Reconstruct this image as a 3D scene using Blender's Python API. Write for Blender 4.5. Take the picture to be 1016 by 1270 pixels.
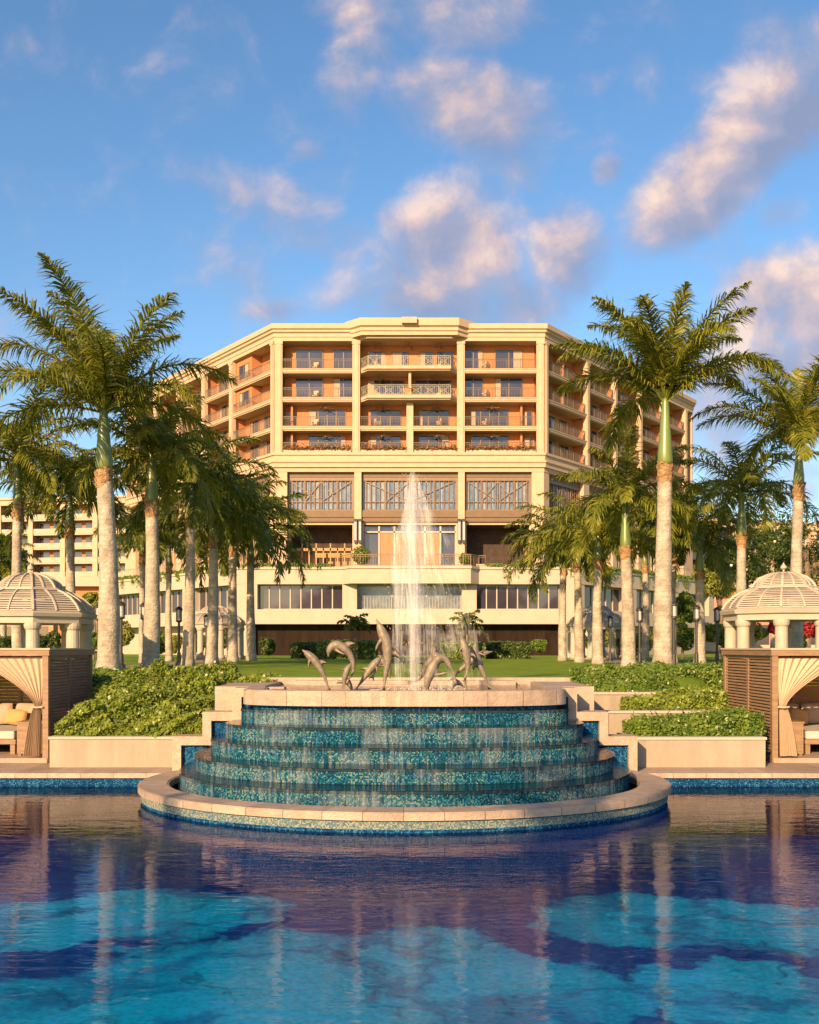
import bpy, math, random
import numpy as np
from mathutils import Vector
R = math.radians
PI = math.pi
H = 2.65            # eye height above the pool water
F = 1250.0          # focal length in photograph pixels

def PX(px, py, D):  # point at distance D seen at a photograph pixel
    return ((px-508)/F*D, D, H+(803-py)/F*D)
def XX(px, D): return (px-508)/F*D
def ZZ(py, D): return H+(803-py)/F*D
def smooth(x, a, b):
    t = min(1, max(0, (x-a)/(b-a))); return t*t*(3-2*t)

for o in list(bpy.data.objects): bpy.data.objects.remove(o)
scene = bpy.context.scene
COL = scene.collection

# ------------------------------------------------------------------ materials
def nodes(m):
    m.use_nodes = True
    nt = m.node_tree
    return nt, nt.nodes, nt.links
def mat(name, col, rough=.6, spec=.4, metal=0, var=.12, scale=3.0, bump=0.0, bscale=40, dirt=0.0, stretch=(1,1,1)):
    m = bpy.data.materials.new(name)
    nt, N, L = nodes(m)
    b = N['Principled BSDF']
    b.inputs['Roughness'].default_value = rough
    b.inputs['Specular IOR Level'].default_value = spec
    b.inputs['Metallic'].default_value = metal
    tc = N.new('ShaderNodeTexCoord')
    mp = N.new('ShaderNodeMapping'); mp.inputs['Scale'].default_value = stretch
    L.new(tc.outputs['Object'], mp.inputs[0])
    n = N.new('ShaderNodeTexNoise'); n.inputs['Scale'].default_value = scale; n.inputs['Detail'].default_value = 6
    n.inputs['Roughness'].default_value = .65
    L.new(mp.outputs[0], n.inputs['Vector'])
    r = N.new('ShaderNodeValToRGB')
    r.color_ramp.elements[0].position = .3; r.color_ramp.elements[1].position = .7
    r.color_ramp.elements[0].color = tuple(max(0, c*(1-var)) for c in col)+(1,)
    r.color_ramp.elements[1].color = tuple(min(1, c*(1+var)) for c in col)+(1,)
    L.new(n.outputs[0], r.inputs[0])
    L.new(r.outputs[0], b.inputs['Base Color'])
    if bump:
        n2 = N.new('ShaderNodeTexNoise'); n2.inputs['Scale'].default_value = bscale; n2.inputs['Detail'].default_value = 4
        L.new(mp.outputs[0], n2.inputs['Vector'])
        bp = N.new('ShaderNodeBump'); bp.inputs['Strength'].default_value = bump; bp.inputs['Distance'].default_value = .05
        L.new(n2.outputs[0], bp.inputs['Height']); L.new(bp.outputs[0], b.inputs['Normal'])
    return m

def leafmat(name, c1, c2, trans=.35, rough=.45, scale=1.2):
    """leaves: per-face-ish colour variation and translucency"""
    m = bpy.data.materials.new(name)
    nt, N, L = nodes(m)
    b = N['Principled BSDF']; out = N['Material Output']
    b.inputs['Roughness'].default_value = rough; b.inputs['Specular IOR Level'].default_value = .35
    tc = N.new('ShaderNodeTexCoord')
    n = N.new('ShaderNodeTexNoise'); n.inputs['Scale'].default_value = scale; n.inputs['Detail'].default_value = 8; n.inputs['Roughness'].default_value = .8
    L.new(tc.outputs['Object'], n.inputs['Vector'])
    r = N.new('ShaderNodeValToRGB'); r.color_ramp.elements[0].position = .38; r.color_ramp.elements[1].position = .62
    r.color_ramp.elements[0].color = c1+(1,); r.color_ramp.elements[1].color = c2+(1,)
    L.new(n.outputs[0], r.inputs[0]); L.new(r.outputs[0], b.inputs['Base Color'])
    t = N.new('ShaderNodeBsdfTranslucent'); L.new(r.outputs[0], t.inputs['Color'])
    mx = N.new('ShaderNodeMixShader'); mx.inputs[0].default_value = trans
    L.new(b.outputs[0], mx.inputs[1]); L.new(t.outputs[0], mx.inputs[2]); L.new(mx.outputs[0], out.inputs['Surface'])
    return m

def MN(N, L, op, a, b=None, c=None):
    n = N.new('ShaderNodeMath'); n.operation = op
    for i, x in enumerate((a, b, c)):
        if x is None: continue
        if isinstance(x, (int, float)): n.inputs[i].default_value = x
        else: L.new(x, n.inputs[i])
    return n.outputs[0]
def RAMP(N, L, fac, stops, interp='LINEAR'):
    r = N.new('ShaderNodeValToRGB'); r.color_ramp.interpolation = interp
    e = r.color_ramp.elements
    while len(e) < len(stops): e.new(.5)
    for el, (p, c) in zip(e, stops):
        el.position = p; el.color = tuple(c)+(1,)
    L.new(fac, r.inputs[0]); return r.outputs[0]
def MIXC(N, L, fac, a, b):
    n = N.new('ShaderNodeMix'); n.data_type = 'RGBA'
    if isinstance(fac, (int, float)): n.inputs[0].default_value = fac
    else: L.new(fac, n.inputs[0])
    for i, x in ((6, a), (7, b)):
        if isinstance(x, tuple): n.inputs[i].default_value = x+(1,)
        else: L.new(x, n.inputs[i])
    return n.outputs[2]

def mosaic_mat(name, cols, size=.022, patch=1.2):
    """glass mosaic: every tile its own colour, from the UV map in metres"""
    m = bpy.data.materials.new(name)
    nt, N, L = nodes(m); b = N['Principled BSDF']
    uv = N.new('ShaderNodeUVMap')
    sc = N.new('ShaderNodeVectorMath'); sc.operation = 'SCALE'; sc.inputs['Scale'].default_value = 1/size
    L.new(uv.outputs[0], sc.inputs[0])
    fl = N.new('ShaderNodeVectorMath'); fl.operation = 'FLOOR'; L.new(sc.outputs[0], fl.inputs[0])
    fr = N.new('ShaderNodeVectorMath'); fr.operation = 'FRACTION'; L.new(sc.outputs[0], fr.inputs[0])
    wn = N.new('ShaderNodeTexWhiteNoise'); wn.noise_dimensions = '2D'; L.new(fl.outputs[0], wn.inputs['Vector'])
    nz = N.new('ShaderNodeTexNoise'); nz.inputs['Scale'].default_value = patch; nz.inputs['Detail'].default_value = 3
    L.new(uv.outputs[0], nz.inputs['Vector'])
    v = MN(N, L, 'ADD', wn.outputs[0], MN(N, L, 'MULTIPLY', MN(N, L, 'SUBTRACT', nz.outputs[0], .5), 1.1))
    k = len(cols)
    c = RAMP(N, L, v, [(i/k, cc) for i, cc in enumerate(cols)], 'CONSTANT')
    sx = N.new('ShaderNodeSeparateXYZ'); L.new(fr.outputs[0], sx.inputs[0])
    g = MN(N, L, 'MAXIMUM', MN(N, L, 'LESS_THAN', sx.outputs[0], .1), MN(N, L, 'LESS_THAN', sx.outputs[1], .1))
    c = MIXC(N, L, g, c, (.015, .03, .04))
    L.new(c, b.inputs['Base Color'])
    b.inputs['Roughness'].default_value = .5; b.inputs['Specular IOR Level'].default_value = .0
    bp = N.new('ShaderNodeBump'); bp.inputs['Strength'].default_value = .5; bp.inputs['Distance'].default_value = .01
    L.new(wn.outputs[0], bp.inputs['Height']); L.new(bp.outputs[0], b.inputs['Normal'])
    return m

def glassy(name, col, rough=.08, var=.3, scale=.6):
    m = mat(name, col, rough=rough, spec=.9, var=var, scale=scale)
    return m

M = {}
M['cream'] = mat('cream_stucco', (0.430, 0.315, 0.215), .8, .2, var=.07, scale=1.2, bump=.15, bscale=20)
M['cream2'] = mat('pale_stucco', (0.370, 0.315, 0.245), .8, .2, var=.08, scale=.7, bump=.15, bscale=18)
M['salmon'] = mat('salmon_stucco', (0.400, 0.165, 0.068), .85, .2, var=.06, scale=1.0)
M['white'] = mat('white_paint', (0.348, 0.308, 0.244), .6, .35, var=.08, scale=2.0, bump=.1, bscale=25)
M['stone'] = mat('travertine', (0.311, 0.241, 0.181), .55, .4, var=.22, scale=5, bump=.3, bscale=30)
M['planter'] = mat('planter_render', (0.266, 0.224, 0.170), .75, .25, var=.13, scale=2.2, bump=.2, bscale=30, stretch=(1.6, 1.6, .35))
M['deck'] = mat('deck_stone', (0.291, 0.216, 0.161), .6, .35, var=.16, scale=3, bump=.25, bscale=25)
M['bronze'] = mat('bronze_frame', (.16, .10, .055), .5, .5, var=.15, scale=2)
M['brown'] = mat('brown_beam', (0.127, 0.084, 0.047), .6, .4, var=.12, scale=2)
M['railb'] = mat('bronze_rail', (.085, .065, .04), .5, .5, var=.2, scale=3)
M['sheer'] = mat('sheer_blue_curtain', (.20, .235, .27), .8, .1, var=.25, scale=2)
M['glass'] = glassy('dark_glass', (.035, .03, .045), .06)
M['glassblue'] = glassy('pale_glass', (.10, .13, .17), .12, .5, 1.5)
M['curtainglass'] = mat('curtained_window', (0.300, 0.150, 0.055), .25, .6, var=.35, scale=3, stretch=(6, 1, .2))
M['rail'] = mat('iron_rail', (.22, .20, .13), .5, .5, var=.2, scale=3)
M['railw'] = mat('white_rail', (0.358, 0.300, 0.243), .5, .4, var=.1, scale=3)
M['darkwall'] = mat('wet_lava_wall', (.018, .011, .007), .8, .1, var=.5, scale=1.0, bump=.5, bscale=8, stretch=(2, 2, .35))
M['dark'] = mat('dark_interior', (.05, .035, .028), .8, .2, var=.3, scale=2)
M['gold'] = mat('lobby_timber', (0.305, 0.184, 0.074), .5, .4, var=.25, scale=2, stretch=(4, 4, .3))
M['black'] = mat('black_metal', (.025, .022, .02), .45, .5, var=.2, scale=5)
M['lampglass'] = mat('lantern_glass', (.35, .36, .36), .2, .6, var=.15, scale=9)
M['wood'] = mat('slat_wood', (0.208, 0.132, 0.070), .55, .35, var=.25, scale=3, bump=.2, bscale=30, stretch=(1, 1, 8))
M['wooddark'] = mat('dull_brown_wood', (.22, .14, .085), .6, .3, var=.25, scale=3, bump=.2, bscale=30, stretch=(1, 1, 8))  # second brown wood: left cabana frame, back posts, cabinet feet
M['woodred'] = mat('red_cedar', (0.243, 0.098, 0.029), .5, .35, var=.2, scale=3, stretch=(1, 1, 8))
M['canvas'] = mat('sand_canvas', (0.420, 0.320, 0.215), .9, .1, var=.06, scale=6, bump=.1, bscale=120)
M['whitecloth'] = mat('white_cloth', (0.377, 0.351, 0.311), .9, .1, var=.04, scale=4)
M['taupe'] = mat('taupe_cushion', (.36, .26, .19), .9, .1, var=.1, scale=6, bump=.1, bscale=120)
M['caramel'] = mat('caramel_cushion', (.45, .25, .11), .9, .1, var=.1, scale=6, bump=.1, bscale=120)
M['dolphin'] = mat('weathered_bronze', (0.148, 0.122, 0.087), .5, .5, var=.35, scale=7, bump=.3, bscale=18)
M['soil'] = mat('soil', (.06, .045, .03), .95, .1, var=.3, scale=6)
M['path'] = mat('path_paving', (0.251, 0.211, 0.165), .8, .2, var=.12, scale=2, bump=.2, bscale=20)
M['roofgrey'] = mat('roof_gravel', (0.311, 0.281, 0.244), .9, .1, var=.15, scale=3)
M['pink'] = mat('rose_stucco', (.52, .22, .15), .85, .2, var=.08, scale=1.0)
M['mosaic'] = mosaic_mat('pool_mosaic', [(.002,.02,.05),(.004,.04,.11),(.004,.055,.065),(.006,.08,.16),(.01,.075,.06),(.004,.035,.10),(.015,.14,.22),(.005,.045,.07),(.04,.15,.17),(.14,.19,.15)])
M['mosaicg'] = mosaic_mat('green_gold_mosaic', [(.003,.03,.035),(.008,.055,.035),(.012,.08,.05),(.005,.05,.08),(.03,.09,.04),(.005,.03,.035),(.06,.10,.04),(.01,.06,.08),(.22,.23,.09)], patch=.8)
M['mosaicb'] = mosaic_mat('blue_mosaic', [(.003,.025,.08),(.005,.045,.14),(.008,.07,.19),(.005,.03,.11),(.015,.10,.21),(.004,.035,.1),(.035,.15,.26)])
M['mosaicu'] = mosaic_mat('cobalt_mosaic', [(.0005,.08,.38),(.001,.12,.50),(.001,.10,.42),(.002,.17,.55),(.001,.11,.46)])
M['bandtile'] = mosaic_mat('waterline_mosaic', [(.06,.12,.15),(.11,.17,.17),(.18,.22,.19),(.08,.14,.17),(.24,.25,.19),(.10,.16,.17),(.28,.28,.20)], size=.02, patch=.5)
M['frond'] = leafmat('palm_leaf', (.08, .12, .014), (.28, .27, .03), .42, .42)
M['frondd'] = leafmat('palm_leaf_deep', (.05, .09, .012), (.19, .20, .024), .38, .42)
M['shaft'] = mat('crownshaft_green', (0.115, 0.155, 0.032), .35, .5, var=.3, scale=1.5, stretch=(1, 1, .3))
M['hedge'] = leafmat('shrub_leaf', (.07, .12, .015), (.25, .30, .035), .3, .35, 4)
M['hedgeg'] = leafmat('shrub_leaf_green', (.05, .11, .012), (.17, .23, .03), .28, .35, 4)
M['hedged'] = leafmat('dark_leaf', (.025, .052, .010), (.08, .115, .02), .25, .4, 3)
M['redleaf'] = leafmat('red_ti_leaf', (.20, .015, .02), (.45, .04, .04), .3, .4, 3)
M['lime'] = leafmat('lime_leaf', (.12, .16, .02), (.26, .26, .04), .3, .4, 3)
M['blossom'] = mat('blossom', (.75, .66, .50), .7, .2, var=.1)
M['bark'] = mat('bark', (.16, .12, .085), .9, .1, var=.3, scale=4, bump=.5, bscale=12)
M['bougain'] = leafmat('red_planter_flowers', (.10, .08, .02), (.38, .07, .03), .25, .5, 3)

def trunk_mat():
    m = bpy.data.materials.new('palm_trunk')
    nt, N, L = nodes(m); b = N['Principled BSDF']
    tc = N.new('ShaderNodeTexCoord'); sx = N.new('ShaderNodeSeparateXYZ'); L.new(tc.outputs['Object'], sx.inputs[0])
    n = N.new('ShaderNodeTexNoise'); n.inputs['Scale'].default_value = 3; n.inputs['Detail'].default_value = 8; L.new(tc.outputs['Object'], n.inputs['Vector'])
    z = MN(N, L, 'ADD', MN(N, L, 'MULTIPLY', sx.outputs[2], 6.5), MN(N, L, 'MULTIPLY', n.outputs[0], 1.1))
    w = MN(N, L, 'FRACT', z)
    ring = MN(N, L, 'GREATER_THAN', w, .86)
    base = RAMP(N, L, n.outputs[0], [(.32, (.26, .22, .17)), (.52, (.40, .35, .28)), (.7, (.50, .44, .36))])
    c = MIXC(N, L, MN(N, L, 'MULTIPLY', ring, .28), base, (.13, .10, .07))
    n3 = N.new('ShaderNodeTexNoise'); n3.inputs['Scale'].default_value = 14; n3.inputs['Detail'].default_value = 5
    L.new(tc.outputs['Object'], n3.inputs['Vector'])
    c = MIXC(N, L, MN(N, L, 'MULTIPLY', MN(N, L, 'MULTIPLY', n3.outputs[0], n3.outputs[0]), 1.0), c, (.16, .13, .10))
    L.new(c, b.inputs['Base Color']); b.inputs['Roughness'].default_value = .85
    bp = N.new('ShaderNodeBump'); bp.inputs['Strength'].default_value = .7; bp.inputs['Distance'].default_value = .04
    L.new(MN(N, L, 'ADD', w, n3.outputs[0]), bp.inputs['Height']); L.new(bp.outputs[0], b.inputs['Normal'])
    return m
M['trunk'] = trunk_mat()
M['boot'] = mat('dry_leaf_scars', (.30, .19, .10), .9, .1, var=.45, scale=8, bump=.8, bscale=14, stretch=(1, 1, 2.5))

def joint_mat(name, src, expr, wid=.012):
    """a stone with slab joints: expr 'ring' = radial joints about the fountain, 'x' = joints along the pool edge, 'xy' = paving grid"""
    m = M[src].copy(); m.name = name; nt = m.node_tree; N = nt.nodes; L = nt.links; b = N['Principled BSDF']
    old = b.inputs['Base Color'].links[0].from_socket
    tc = N.new('ShaderNodeTexCoord'); sx = N.new('ShaderNodeSeparateXYZ'); L.new(tc.outputs['Object'], sx.inputs[0])
    if expr == 'ring':
        a = MN(N, L, 'ARCTAN2', MN(N, L, 'SUBTRACT', sx.outputs[1], 18.4), MN(N, L, 'ADD', sx.outputs[0], .09))
        g = MN(N, L, 'LESS_THAN', MN(N, L, 'FRACT', MN(N, L, 'MULTIPLY', a, 7.0)), wid*2.2); cell = MN(N, L, 'FLOOR', MN(N, L, 'MULTIPLY', a, 7.0))
    else:
        g = MN(N, L, 'LESS_THAN', MN(N, L, 'FRACT', MN(N, L, 'MULTIPLY', sx.outputs[0], 1.6)), wid*1.6); cell = MN(N, L, 'FLOOR', MN(N, L, 'MULTIPLY', sx.outputs[0], 1.6))
        if expr == 'xy': g = MN(N, L, 'MAXIMUM', g, MN(N, L, 'LESS_THAN', MN(N, L, 'FRACT', MN(N, L, 'MULTIPLY', sx.outputs[1], 1.6)), wid*1.6))
    wn = N.new('ShaderNodeTexWhiteNoise'); wn.noise_dimensions = '1D'; L.new(cell, wn.inputs['W'])
    hs = N.new('ShaderNodeHueSaturation'); L.new(old, hs.inputs['Color']); L.new(MN(N, L, 'ADD', .86, MN(N, L, 'MULTIPLY', wn.outputs[0], .28)), hs.inputs['Value'])
    L.new(MIXC(N, L, MN(N, L, 'MULTIPLY', g, .75), hs.outputs[0], (.08, .06, .045)), b.inputs['Base Color']); return m
M['stonej'] = joint_mat('travertine_ring', 'stone', 'ring'); M['stonex'] = joint_mat('travertine_edge', 'stone', 'x'); M['deckx'] = joint_mat('deck_paving', 'deck', 'xy')

def lawn_mat():
    m = bpy.data.materials.new('lawn_grass')
    nt, N, L = nodes(m); b = N['Principled BSDF']
    tc = N.new('ShaderNodeTexCoord')
    n = N.new('ShaderNodeTexNoise'); n.inputs['Scale'].default_value = .5; n.inputs['Detail'].default_value = 12; n.inputs['Roughness'].default_value = .75
    L.new(tc.outputs['Object'], n.inputs['Vector'])
    c = RAMP(N, L, n.outputs[0], [(.3, (.09, .17, .010)), (.52, (.17, .27, .018)), (.72, (.28, .32, .035))])
    L.new(c, b.inputs['Base Color']); b.inputs['Roughness'].default_value = .8; b.inputs['Specular IOR Level'].default_value = .15
    n2 = N.new('ShaderNodeTexNoise'); n2.inputs['Scale'].default_value = 30; n2.inputs['Detail'].default_value = 5
    L.new(tc.outputs['Object'], n2.inputs['Vector'])
    bp = N.new('ShaderNodeBump'); bp.inputs['Strength'].default_value = 1; bp.inputs['Distance'].default_value = .12
    L.new(n2.outputs[0], bp.inputs['Height']); L.new(bp.outputs[0], b.inputs['Normal'])
    return m
M['lawn'] = lawn_mat()

def water_mat(name, tint=(.30, .97, 1.0), s1=1.0, strength=.35, rough=.006, stretch=(.55, 1.7, 1), dist=.021):
    m = bpy.data.materials.new(name)
    nt, N, L = nodes(m); N.remove(N['Principled BSDF']); out = N['Material Output']
    tc = N.new('ShaderNodeTexCoord'); mp = N.new('ShaderNodeMapping'); mp.inputs['Scale'].default_value = stretch
    mp.inputs['Rotation'].default_value = (0, 0, R(8))
    L.new(tc.outputs['Object'], mp.inputs[0])
    n1 = N.new('ShaderNodeTexNoise'); n1.inputs['Scale'].default_value = 1.3*s1; n1.inputs['Detail'].default_value = 2; n1.inputs['Distortion'].default_value = .6
    n2 = N.new('ShaderNodeTexNoise'); n2.inputs['Scale'].default_value = 5.5*s1; n2.inputs['Detail'].default_value = 3; n2.inputs['Distortion'].default_value = .9
    n3 = N.new('ShaderNodeTexNoise'); n3.inputs['Scale'].default_value = .35; n3.inputs['Detail'].default_value = 2
    for n in (n1, n2): L.new(mp.outputs[0], n.inputs['Vector'])
    L.new(tc.outputs['Object'], n3.inputs['Vector'])
    amp = MN(N, L, 'ADD', .25, MN(N, L, 'MULTIPLY', n3.outputs[0], 1.3))
    h = MN(N, L, 'ADD', MN(N, L, 'MULTIPLY', n1.outputs[0], 1.0), MN(N, L, 'MULTIPLY', n2.outputs[0], .50))
    n5 = N.new('ShaderNodeTexNoise'); n5.inputs['Scale'].default_value = 15*s1; n5.inputs['Detail'].default_value = 2; n5.inputs['Distortion'].default_value = .6
    L.new(mp.outputs[0], n5.inputs['Vector'])
    n6 = N.new('ShaderNodeTexNoise'); n6.inputs['Scale'].default_value = .55; n6.inputs['Detail'].default_value = 3
    L.new(tc.outputs['Object'], n6.inputs['Vector'])
    mrr = N.new('ShaderNodeMapRange'); mrr.inputs['From Min'].default_value = .45; mrr.inputs['From Max'].default_value = .68; mrr.inputs['To Min'].default_value = .01; mrr.inputs['To Max'].default_value = .16
    L.new(n6.outputs[0], mrr.inputs['Value'])
    h = MN(N, L, 'ADD', h, MN(N, L, 'MULTIPLY', n5.outputs[0], mrr.outputs[0]))
    h = MN(N, L, 'MULTIPLY', h, amp)
    bp = N.new('ShaderNodeBump'); bp.inputs['Strength'].default_value = strength; bp.inputs['Distance'].default_value = dist
    L.new(h, bp.inputs['Height'])
    g = N.new('ShaderNodeBsdfGlossy'); g.inputs['Roughness'].default_value = rough; g.inputs['Color'].default_value = (1, 1, 1, 1)
    t = N.new('ShaderNodeBsdfTransparent'); t.inputs['Color'].default_value = tint+(1,)
    fr = N.new('ShaderNodeFresnel'); fr.inputs['IOR'].default_value = 1.17
    L.new(bp.outputs[0], g.inputs['Normal']); L.new(bp.outputs[0], fr.inputs['Normal'])
    mx = N.new('ShaderNodeMixShader')
    L.new(fr.outputs[0], mx.inputs[0]); L.new(t.outputs[0], mx.inputs[1]); L.new(g.outputs[0], mx.inputs[2]); L.new(mx.outputs[0], out.inputs['Surface'])
    return m
M['water'] = water_mat('pool_water')
M['water2'] = water_mat('basin_water', (.65, .9, .95), 3, .6)

def pool_floor_mat():
    """mosaic floor: big turquoise petals on a deep blue ground, each outlined dark"""
    m = bpy.data.materials.new('pool_floor_mosaic')
    nt, N, L = nodes(m); b = N['Principled BSDF']
    tc = N.new('ShaderNodeTexCoord')
    wn = N.new('ShaderNodeTexNoise'); wn.inputs['Scale'].default_value = .9; wn.inputs['Detail'].default_value = 4
    L.new(tc.outputs['Object'], wn.inputs['Vector'])
    sub = N.new('ShaderNodeVectorMath'); sub.operation = 'SUBTRACT'; sub.inputs[1].default_value = (.5, .5, .5); L.new(wn.outputs['Color'], sub.inputs[0])
    sca = N.new('ShaderNodeVectorMath'); sca.operation = 'SCALE'; sca.inputs['Scale'].default_value = 2.1; L.new(sub.outputs[0], sca.inputs[0])
    add = N.new('ShaderNodeVectorMath'); add.operation = 'ADD'; L.new(tc.outputs['Object'], add.inputs[0]); L.new(sca.outputs[0], add.inputs[1])
    sx = N.new('ShaderNodeSeparateXYZ'); L.new(add.outputs[0], sx.inputs[0])
    x, y = sx.outputs[0], sx.outputs[1]
    acc = None
    for (cx, cy, rx, ry, rot) in [(-4.3, 13.2, 2.6, 1.25, .22), (-.9, 10.3, 3.1, 2.15, .1), (4.6, 13.0, 2.9, 1.15, -.22), (3.6, 10.2, 1.35, 1.0, -.5), (-5.2, 9.6, 1.0, 1.2, .3), (0, 6.0, 4.5, 1.9, 0), (-8.6, 11.4, 1.5, 1.2, 0), (8.6, 11.0, 1.6, 1.4, 0)]:
        dx = MN(N, L, 'SUBTRACT', x, cx); dy = MN(N, L, 'SUBTRACT', y, cy)
        rx *= 1.12; ry *= 1.12; c, s = math.cos(rot), math.sin(rot)
        a = MN(N, L, 'ADD', MN(N, L, 'MULTIPLY', dx, c/rx), MN(N, L, 'MULTIPLY', dy, s/rx))
        d = MN(N, L, 'ADD', MN(N, L, 'MULTIPLY', dx, -s/ry), MN(N, L, 'MULTIPLY', dy, c/ry))
        e = MN(N, L, 'SQRT', MN(N, L, 'ADD', MN(N, L, 'MULTIPLY', a, a), MN(N, L, 'MULTIPLY', d, d)))
        acc = e if acc is None else MN(N, L, 'MINIMUM', acc, e)
    e2 = N.new('ShaderNodeTexNoise'); e2.inputs['Scale'].default_value = 3.0; e2.inputs['Detail'].default_value = 6; e2.inputs['Roughness'].default_value = .7
    L.new(add.outputs[0], e2.inputs['Vector'])
    acc = MN(N, L, 'ADD', acc, MN(N, L, 'MULTIPLY', MN(N, L, 'SUBTRACT', e2.outputs[0], .5), .34))
    vv = N.new('ShaderNodeTexNoise'); vv.inputs['Scale'].default_value = .33; vv.inputs['Detail'].default_value = 3; vv.inputs['Distortion'].default_value = .5
    L.new(add.outputs[0], vv.inputs['Vector'])
    vein = MN(N, L, 'ABSOLUTE', MN(N, L, 'SUBTRACT', vv.outputs[0], .53))
    n2 = N.new('ShaderNodeTexNoise'); n2.inputs['Scale'].default_value = .9; n2.inputs['Detail'].default_value = 10; n2.inputs['Roughness'].default_value = .68; n2.inputs['Distortion'].default_value = .8
    L.new(add.outputs[0], n2.inputs['Vector'])
    turq = RAMP(N, L, n2.outputs[0], [(.34, (.005, .40, .36)), (.43, (.02, .95, .72)), (.52, (.05, 1.0, .78)), (.62, (.5, 1.0, .86))])
    deep = RAMP(N, L, n2.outputs[0], [(.3, (.0003, .05, .20)), (.55, (.0006, .09, .28)), (.75, (.001, .20, .32))])
    f = RAMP(N, L, acc, [(.74, (1, 1, 1)), (.92, (.75, .75, .75)), (1.10, (0, 0, 0))])
    vm_ = RAMP(N, L, vein, [(.0, (.40, .40, .40)), (.055, (1, 1, 1))])
    f = MN(N, L, 'MULTIPLY', f, vm_)
    c = MIXC(N, L, f, deep, turq)
    vn = N.new('ShaderNodeTexVoronoi'); vn.inputs['Scale'].default_value = 14; L.new(tc.outputs['Object'], vn.inputs['Vector'])
    hs = N.new('ShaderNodeHueSaturation'); L.new(c, hs.inputs['Color'])
    L.new(MN(N, L, 'ADD', .85, MN(N, L, 'MULTIPLY', vn.outputs['Distance'], .5)), hs.inputs['Value'])
    L.new(hs.outputs[0], b.inputs['Base Color']); b.inputs['Roughness'].default_value = .6
    return m
M['poolfloor'] = pool_floor_mat()

def streak_mat(name, dens, col=(.85, .85, .85), su=9, sv=.6, fade=None, amax=.85):
    """falling water: streaks drawn out down the fall; UV u = across in metres, v = height in metres"""
    m = bpy.data.materials.new(name)
    nt, N, L = nodes(m); b = N['Principled BSDF']; out = N['Material Output']
    uv = N.new('ShaderNodeUVMap'); mp = N.new('ShaderNodeMapping'); mp.inputs['Scale'].default_value = (su, sv, 1); L.new(uv.outputs[0], mp.inputs[0])
    n = N.new('ShaderNodeTexNoise'); n.inputs['Scale'].default_value = 1; n.inputs['Detail'].default_value = 7; n.inputs['Roughness'].default_value = .7
    L.new(mp.outputs[0], n.inputs['Vector'])
    mp2 = N.new('ShaderNodeMapping'); mp2.inputs['Scale'].default_value = (.9, 1.1, 1); L.new(uv.outputs[0], mp2.inputs[0])
    n2 = N.new('ShaderNodeTexNoise'); n2.inputs['Scale'].default_value = 1; n2.inputs['Detail'].default_value = 3; L.new(mp2.outputs[0], n2.inputs['Vector'])
    a = MN(N, L, 'ADD', MN(N, L, 'MULTIPLY', n.outputs[0], 1.0), MN(N, L, 'MULTIPLY', n2.outputs[0], .9))
    lo, hi = dens
    mr = N.new('ShaderNodeMapRange'); mr.inputs['From Min'].default_value = lo; mr.inputs['From Max'].default_value = hi
    mr.inputs['To Min'].default_value = 0; mr.inputs['To Max'].default_value = amax; L.new(a, mr.inputs['Value'])
    al = mr.outputs[0]
    if fade:
        sx = N.new('ShaderNodeSeparateXYZ'); L.new(uv.outputs[0], sx.inputs[0])
        f = N.new('ShaderNodeMapRange'); f.inputs['From Min'].default_value = fade[0]; f.inputs['From Max'].default_value = fade[1]; L.new(sx.outputs[1], f.inputs['Value'])
        al = MN(N, L, 'MULTIPLY', al, f.outputs[0])
    b.inputs['Base Color'].default_value = col+(1,); b.inputs['Roughness'].default_value = .6; b.inputs['Specular IOR Level'].default_value = .0
    L.new(al, b.inputs['Alpha'])
    return m
M['falls'] = streak_mat('cascade_streaks', (.92, 1.5), col=(.42, .46, .47), amax=.5, su=14)
M['plume'] = streak_mat('jet_plume', (.95, 2.4), su=30, sv=1.5)
M['veil'] = streak_mat('jet_veil', (.98, 2.1), su=22, sv=1.2)
M['core'] = streak_mat('jet_core', (.74, 1.9), col=(.66, .66, .67), su=14, sv=2.6, amax=.34)

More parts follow.
